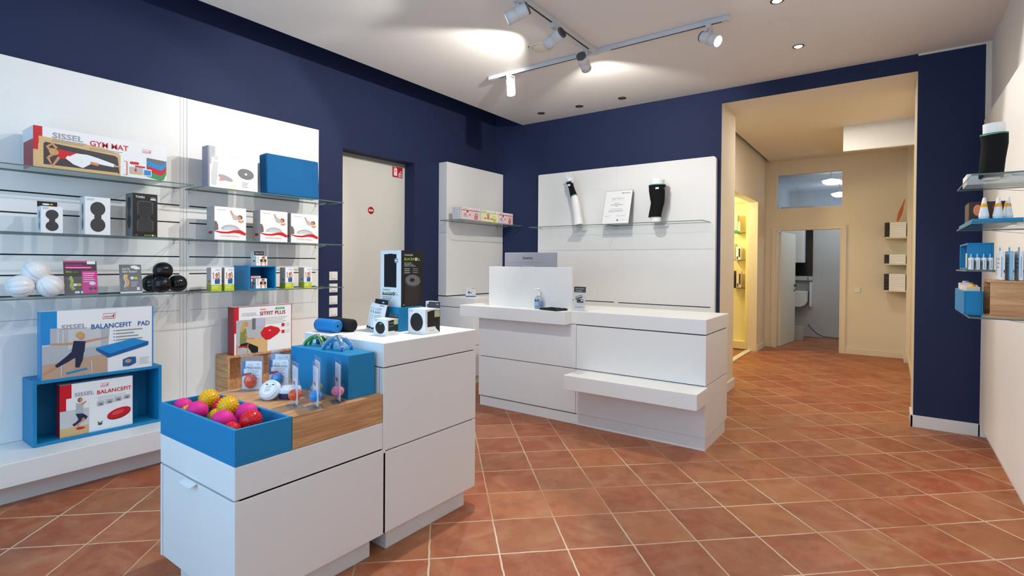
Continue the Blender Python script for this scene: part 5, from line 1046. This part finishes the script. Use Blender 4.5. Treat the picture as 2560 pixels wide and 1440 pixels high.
b = MB(); b.tube([q[:3] for q in LEG], [q[3]-0.007 for q in LEG], M_body, 28, 0.8); b.build('leg_form', t)
t = thing('knee_support', (1.86, -0.2, GZ+0.06), 'black knitted knee support with a grey band on the white leg form', 'support')
K = [(1.842, -0.20, GZ+0.062, .070), (1.842, -0.20, GZ+0.085, .066), (1.855, -0.195, GZ+0.16, .066), (1.866, -0.195, GZ+0.21, .070), (1.868, -0.205, GZ+0.26, .077), (1.862, -0.205, GZ+0.34, .084), (1.862, -0.20, GZ+0.395, .089)]
b = MB(); b.tube([q[:3] for q in K], [q[3] for q in K], M_knit, 32, 0.8, cap=False); b.build('knit_sleeve', t)
b = MB(); b.tube([(1.862, -0.20, GZ+0.393), (1.862, -0.20, GZ+0.400)], [.0895, .0893], M_teal, 32, 0.8, cap=False); b.build('edge_band', t)
b = MB(); b.tube([(1.862, -0.202, GZ+0.340), (1.862, -0.20, GZ+0.368)], [.0850, .0875], M_dgrey, 32, 0.8, cap=False); b.build('grey_band', t)
b = MB(); b.rbox(1.872, -0.2775, GZ+0.345, 1.908, -0.2715, GZ+0.363, M_pw, 0.002); b.build('label_patch', t)


# ================================================================== RIGHT WALL
t = thing('slotted_display_unit', (4.46, -2.3, 0.115), 'tall white display panel on the right wall carrying four short glass shelves', 'display wall')
b = MB(); b.rbox(4.44, -4.9, 0.115, 4.4885, -0.10, 2.50, M_panel, 0.004); b.build('panel', t)
RZ = [1.755, 1.545, 1.337, 1.133]
for z, lb in zip(RZ, ('topmost clear glass shelf on the right wall, under the black knee support', 'second clear glass shelf from the top on the right wall, under three white tubes', 'third clear glass shelf on the right wall, under the open blue crate', 'lowest clear glass shelf on the right wall, under the oak crate')):
    yn = -2.40 if z == RZ[2] else -2.545
    glass_shelf(yn, -1.95, z, lb, x0=4.4382, x1=4.14, brackets=(yn+0.045, -2.0))
b = MB(); b.rbox(4.16, -2.14, RZ[0]+0.0008, 4.40, -1.97, RZ[0]+0.055, M_pw, 0.002); F = b.face((4.16, -2.14, RZ[0]+0.001), (1,0,0), (0,0,1)); F.lines(0.05, 0.04, 0.12, 3, 0.01, M_line); tag(b.build('flat_box'), 'flat white carton lying on the topmost right wall shelf behind the leg form', 'carton')
t = thing('leg_display', (4.245, -2.27, RZ[0]), 'white mannequin leg form standing on the topmost right wall shelf', 'mannequin')
z = RZ[0]+0.0008
LG = [(4.235, -2.27, z, .040), (4.235, -2.27, z+0.03, .041), (4.24, -2.265, z+0.10, .042), (4.247, -2.265, z+0.17, .044), (4.243, -2.27, z+0.22, .047), (4.243, -2.27, z+0.262, .048)]
b = MB(); b.tube([q[:3] for q in LG], [q[3]-0.007 for q in LG], M_body, 28, 0.9); b.build('leg_form', t)
t = thing('knee_support', (4.245, -2.27, z+0.02), 'black knitted knee support with green edge on the right wall leg form', 'support')
KK = [(4.235, -2.27, z+0.012, .0445), (4.235, -2.27, z+0.03, .0445), (4.24, -2.265, z+0.10, .0455), (4.247, -2.265, z+0.17, .0475), (4.2435, -2.2695, z+0.213, .0500)]
b = MB(); b.tube([q[:3] for q in KK], [q[3] for q in KK], M_knit, 32, 0.9, cap=False); b.build('knit_sleeve', t)
b = MB(); b.tube([(4.2436, -2.2695, z+0.211), (4.2434, -2.2697, z+0.217)], [.0505, .0507], M_green, 32, 0.9, cap=False); b.build('edge_band', t)
# second shelf: shallow blue tray, dark photo carton, three tubes
b = MB(); b.rbox(4.145, -2.53, RZ[1]+0.0008, 4.31, -2.00, RZ[1]+0.016, M_blue, 0.002); tag(b.build('flat_tray'), 'flat blue board lying on the second right wall shelf, under the tubes', 'tray')
b = MB(); b.rbox(4.150, -2.36, RZ[1]+0.0168, 4.29, -2.20, RZ[1]+0.105, M_photo, 0.002); F = b.face((4.150, -2.36, RZ[1]+0.017), (1,0,0), (0,0,1)); F.ell(0.03, 0.05, 0.015, 0.025, M_orange); F.ell(0.10, 0.06, 0.02, 0.015, M_dred); tag(b.build('photo_box'), 'dark brown photo carton behind the white tubes on the right wall', 'carton')
for x, y, lb in ((4.192, -2.455, 'white tube with orange band on the right wall, leftmost of three'), (4.238, -2.46, 'white tube with orange band on the right wall, middle of three'), (4.272, -2.435, 'white tube with orange band on the right wall, rightmost of three')):
    t = thing('cream_tube', (x, y, RZ[1]+0.0165), lb, 'tube', 'cream tubes on the right wall')
    z = RZ[1]+0.0168; b = MB(); R_ = []
    for k in range(9):
        f = k/8; R_.append([(x + (0.019 - 0.014*f)*math.cos(a), y + (0.019 + 0.006*f - 0.0*f)*math.sin(a)*(1.0 - 0.0*f), z + 0.012 + 0.083*f) for a in [2*PI*i/24 for i in range(24)]])
    b.rings(R_, M_pw); b.build('tube_body', t)
    f0, f1 = 0.50, 0.68; rr = lambda f: (0.0194 - 0.014*f, 0.0194 + 0.006*f, z + 0.012 + 0.083*f)
    b = MB(); b.rings([[(x + q[0]*math.cos(a), y + q[1]*math.sin(a), q[2]) for a in [2*PI*i/24 for i in range(24)]] for q in (rr(f0), rr(f1))], M_gold, cap=False); b.build('orange_band', t)
    b = MB(); b.lathe((x, y, z), [(0.016, 0.0), (0.018, 0.012)], M_whiteplastic, 20); b.build('cap', t)
# third shelf: open blue crate with yellow cartons, row of little packets
crate('display_crate', 4.152, -2.30, RZ[2]+0.0008, 4.246, -1.98, RZ[2]+0.127, 'xm', M_blue, 'open blue crate on the third right wall shelf, yellow cartons inside', 0.008, 'crate')
for k in range(4):
    b = MB(); y = -2.288 + 0.05*k; b.rbox(4.165, y, RZ[2]+0.0095, 4.225, y+0.045, RZ[2]+0.082, M_yelbox, 0.002); tag(b.build('yellow_box'), 'small yellow carton inside the blue crate on the right wall, ' + ('nearest the crate\'s front end', 'second from its front end', 'third from its front end', 'deepest of the four')[k], 'carton', 'yellow cartons in the blue crate')
def packet(x, y, z0, w, h, m, label, grp):
    t = thing('hanging_packet', (x, y, z0), label, 'packet', grp)
    b = MB(); b.rbox(x, y-w, z0, x+0.012, y, z0+h, m, 0.003); F = b.face((x, y, z0), (0,-1,0), (0,0,1)); F.rect(w*0.12, h*0.15, w*0.35, h*0.8, M_paleblue); F.lines(w*0.45, h*0.7, w*0.4, 3, h*0.14, M_line)
    G = b.face((x, y-w, z0), (1,0,0), (0,0,1)); G.rect(0.003, h*0.1, 0.007, h*0.8, M_paleblue); b.build('pouch', t)
    b = MB(); b.tube([(x+0.006, y-w/2 + 0.010*math.cos(a), z0+h+0.008+0.009*math.sin(a)) for a in [2*PI*i/14 for i in range(15)]], 0.0018, M_paleblue, 6, cap=False); b.build('hang_loop', t)
for k in range(4): packet(4.155 + 0.022*k, -2.305, RZ[2]+0.0008, 0.088, 0.056, M_pw, 'small white loop packet before the blue crate on the right wall, ' + ('leftmost', 'second from left', 'third from left', 'rightmost')[k], 'small packets on the right wall shelf')
# lowest shelf: blue open top crate with cream cartons, oak crate with blue packets on top
crate('display_crate', 4.130, -2.44, RZ[3]+0.0008, 4.197, -2.05, RZ[3]+0.109, 'zp', M_blue, 'small open-top blue crate on the lowest right wall shelf, cream cartons sticking out', 0.006, 'crate')
for k, (y, hh, m_) in enumerate(((-2.425, 0.128, M_kraft), (-2.345, 0.134, M_kraft), (-2.255, 0.130, M_pw), (-2.165, 0.138, M_kraft))):
    b = MB(); b.rbox(4.139, y, RZ[3]+0.0075, 4.188, y+0.075, RZ[3]+hh, m_, 0.002); b.lathe((4.163, y+0.037, RZ[3]+hh), [(0.012, 0.0), (0.012, 0.010), (0.0, 0.011)], (M_gold, M_txg, M_txg, M_txg)[k], 14); tag(b.build('cream_box'), 'cream carton in the open-top blue crate on the right wall, ' + ('nearest the viewer', 'second from the near end', 'third from the near end', 'farthest from the viewer')[k], 'carton', 'cream cartons in the blue crate')
crate('display_crate', 4.208, -2.54, RZ[3]+0.0008, 4.43, -2.33, RZ[3]+0.1605, 'xm', M_woodx, 'oak crate on the lowest right wall shelf at the photo\'s right edge', 0.010, 'crate')
for k in range(4): packet(4.238 + 0.030*k, -2.415, RZ[3]+0.162, 0.12, 0.125, M_paleblue if k % 2 else M_pw, 'blue and white packet standing on the oak crate on the right wall, ' + ('leftmost', 'second from left', 'third from left', 'rightmost')[k], 'packets on the oak crate')

# ================================================================== IN THE HALL
for zt, n, lb in ((1.771, 8, 'upper'), (1.392, 5, 'middle'), (1.010, 9, 'lowest')):
    b = MB(); b.rbox(3.80, 3.64, zt-0.018, 4.0485, 3.985, zt, M_cream, 0.002); tag(b.build('booklet_shelf'), '%s small cream shelf with booklets on the hall\'s right wall' % lb, 'shelf', 'booklet shelves in the hall')
    first = None
    for k in range(n):
        z0 = zt + 0.0006 + k*0.0262
        if first is None:
            t = thing('booklet', (3.92, 3.82, z0), '', 'booklet', 'booklets on the %s hall shelf' % lb); first = t
            b = MB(); b.rbox(3.850, 3.66, z0, 4.04, 3.97, z0+0.0255, M_pw, 0.003); b.build('pages', t)
            b = MB(); b.rbox(3.790, 3.658, z0+0.001, 3.8495, 3.972, z0+0.0245, M_charc, 0.008, 3); b.build('dark_spine', t)
            c = t
        else: c = copy_thing(first, (0, 0, 0.0262*k))
        c['label'] = 'dark spined booklet on the %s hall shelf, %s' % (lb, 'bottom of its stack' if k == 0 else 'topmost of its stack' if k == n-1 else '%s from the bottom of its stack' % ('', 'second', 'third', 'fourth', 'fifth', 'sixth', 'seventh', 'eighth')[k])
b = MB(); pts = []
for i in range(11):
    f = i/10; w_ = 0.030*math.sin(PI*min(1, f*1.25))**0.8 if f < 0.8 else 0.012*math.sin((1-f)/0.2*PI/2)
    pts.append((3.935 + 0.088*f, 3.80 + 0.015*f, 1.982 + 0.34*f, max(w_, 0.004)))
b.rings([[(p[0] + p[3]*math.cos(a)*0.8, p[1] + 0.006*math.sin(a), p[2] - p[3]*math.cos(a)*0.2) for a in [2*PI*i/12 for i in range(12)]] for p in pts], M_feather); tag(b.build('feather_ornament'), 'orange brown feather ornament standing on the upper booklet stack in the hall', 'ornament')
t = thing('light_switch', (3.46, 4.02, 0.95), 'white double switch plate on the hall back wall right of the open door', 'light switch')
b = MB(); b.rbox(3.422, 4.010, 0.948, 3.498, 4.0185, 1.028, M_sock, 0.002); b.build('frame', t)
for x in (3.428, 3.462): b = MB(); b.rbox(x, 4.006, 0.955, x+0.030, 4.010, 1.021, M_sock, 0.0015); b.build('rocker', t)
# built-in shelf in the side room
t = thing('built_in_shelf', (1.5, 3.5, 0), 'pale yellow built-in shelf seen through the hall\'s left opening', 'shelf')
b = MB(); b.box(2.066, 3.40, 0.012, 2.0385, 3.60, 2.45, M_sidey) if False else b.box(1.99, 3.40, 0.012, 2.038, 3.60, 2.45, M_sidey); b.box(0.86, 3.40, 0.012, 1.99, 3.60, 0.13, M_sidey); b.box(0.86, 3.40, 2.36, 1.99, 3.60, 2.45, M_sidey); b.box(0.86, 3.585, 0.13, 1.99, 3.61, 2.36, M_sidey); b.build('frame', t)
for z in (1.875, 1.440, 0.990):
    b = MB(); b.box(0.87, 3.425, z-0.008, 1.985, 3.585, z, M_glass); b.box(0.87, 3.423, z-0.008, 1.985, 3.425, z, M_charc); b.build('shelf_board', t)
for x, w, z, h, m_, lb in ((1.805, 0.05, 1.876, 0.29, M_pgrey, 'tall grey carton on the top board of the yellow shelf'), (1.858, 0.035, 1.876, 0.18, M_kraft, 'short cream carton on the top board of the yellow shelf'), (1.800, 0.03, 1.441, 0.26, M_pgrey, 'grey carton at the jamb on the middle board of the yellow shelf'), (1.835, 0.07, 1.441, 0.215, M_pw, 'white carton with dark window on the middle board of the yellow shelf'), (1.790, 0.03, 0.991, 0.27, M_charc, 'dark carton at the jamb on the lowest board of the yellow shelf'), (1.845, 0.07, 0.991, 0.265, M_kraft, 'cream carton with dark print on the lowest board of the yellow shelf')):
    b = MB(); b.rbox(x, 3.44, z, x+w, 3.55, z+h, m_, 0.002); F = b.face((x, 3.44, z), (1,0,0), (0,0,1))
    if m_ in (M_pw, M_kraft) and w > 0.05: F.rect(w*0.55, h*0.2, w*0.92, h*0.85, M_charc); F.rect(w*0.15, h*0.05, w*0.45, h*0.25, M_charc)
    if z > 1.8: F.rect(0, 0, w, h*0.15, M_green)
    tag(b.build('shelf_box'), lb, 'carton', 'cartons on the yellow shelf')

# ================================================================== BACK ROOM
b = MB(); b.rbox(2.20, 5.872, 1.160, 2.668, 5.8985, 2.25, M_gloss_black, 0.002); tag(b.build('black_splashback'), 'black splashback panel on the back room wall behind the open door', 'panel')
t = thing('hanging_cabinet', (2.35, 5.75, 1.41), 'white cabinet in front of the black panel in the back room', 'cabinet')
b = MB(); b.rbox(2.15, 5.62, 1.41, 2.545, 5.8705, 2.25, M_white, 0.003); b.build('body', t)
b = MB(); b.rbox(2.155, 5.605, 1.415, 2.540, 5.619, 2.245, M_white, 0.003); b.build('door', t)
t = thing('washbasin', (2.4, 5.7, 0.58), 'white washbasin on the back room wall, right of the open door leaf', 'washbasin')
b = MB(); out = [(2.20, 0.875), (2.615, 0.875), (2.612, 0.68), (2.585, 0.62), (2.52, 0.585), (2.36, 0.575), (2.20, 0.58)]; b.prism(out[::-1], 'y', 5.52, 5.8985, M_whiteplastic); b.build('bowl', t, bevel=0.008)
b = MB(); b.rbox(2.638, 5.70, 0.58, 2.668, 5.8985, 1.050, M_whiteplastic, 0.004); b.build('side_board', t)
b = MB(); b.tube([(2.40, 5.85, 0.876), (2.40, 5.85, 0.95), (2.40, 5.76, 0.96)], 0.010, M_steel, 10); b.build('tap', t)
t = thing('wall_ledge_board', (2.45, 5.85, 1.06), 'grey ledge above the washbasin in the back room', 'ledge') if False else thing('ledge_board', (2.45, 5.85, 1.06), 'grey ledge above the washbasin in the back room', 'ledge')
b = MB(); b.rbox(2.20, 5.78, 1.072, 2.668, 5.8985, 1.152, M_grey, 0.003); F = b.face((2.20, 5.78, 1.072), (1,0,0), (0,0,1)); F.ell(0.40, 0.02, 0.012, 0.012, M_charc); F.ell(0.40, 0.055, 0.012, 0.012, M_charc); b.build('ledge', t)
b = MB(); b.rbox(2.20, 5.775, 1.058, 2.668, 5.8985, 1.071, M_charc, 0.002); b.build('dark_edge', t)
t = thing('waste_bin', (2.52, 5.3, 0), 'pale grey waste bin beside the open door leaf in the back room', 'bin')
b = MB(); b.rings([[(2.525 + sx*r, 5.30 + sy*r*1.1, z) for sx, sy in ((-1,-1),(1,-1),(1,1),(-1,1))] for r, z in ((0.062, 0.001), (0.078, 0.24), (0.074, 0.24), (0.060, 0.012))], M_grey, cap=True, smooth=False); b.build('bin_body', t)
b = MB(); b.rings([[(2.525 + sx*r, 5.30 + sy*r*1.1, z) for sx, sy in ((-1,-1),(1,-1),(1,1),(-1,1))] for r, z in ((0.080, 0.236), (0.080, 0.246), (0.074, 0.246), (0.074, 0.236))], M_grey, cap=False, smooth=False, closed=True); b.build('rim', t)
b = MB(); b.tube([(2.60, 5.885, 0.24), (2.66, 5.876, 0.16), (2.74, 5.87, 0.08), (2.86, 5.86, 0.022), (3.0, 5.86, 0.012), (3.25, 5.85, 0.012)], 0.006, M_charc, 8); tag(b.build('power_cord'), 'dark cord drooping along the back room wall to the floor', 'cord')

for o in COL.objects:
    if 'org' in o: del o['org']
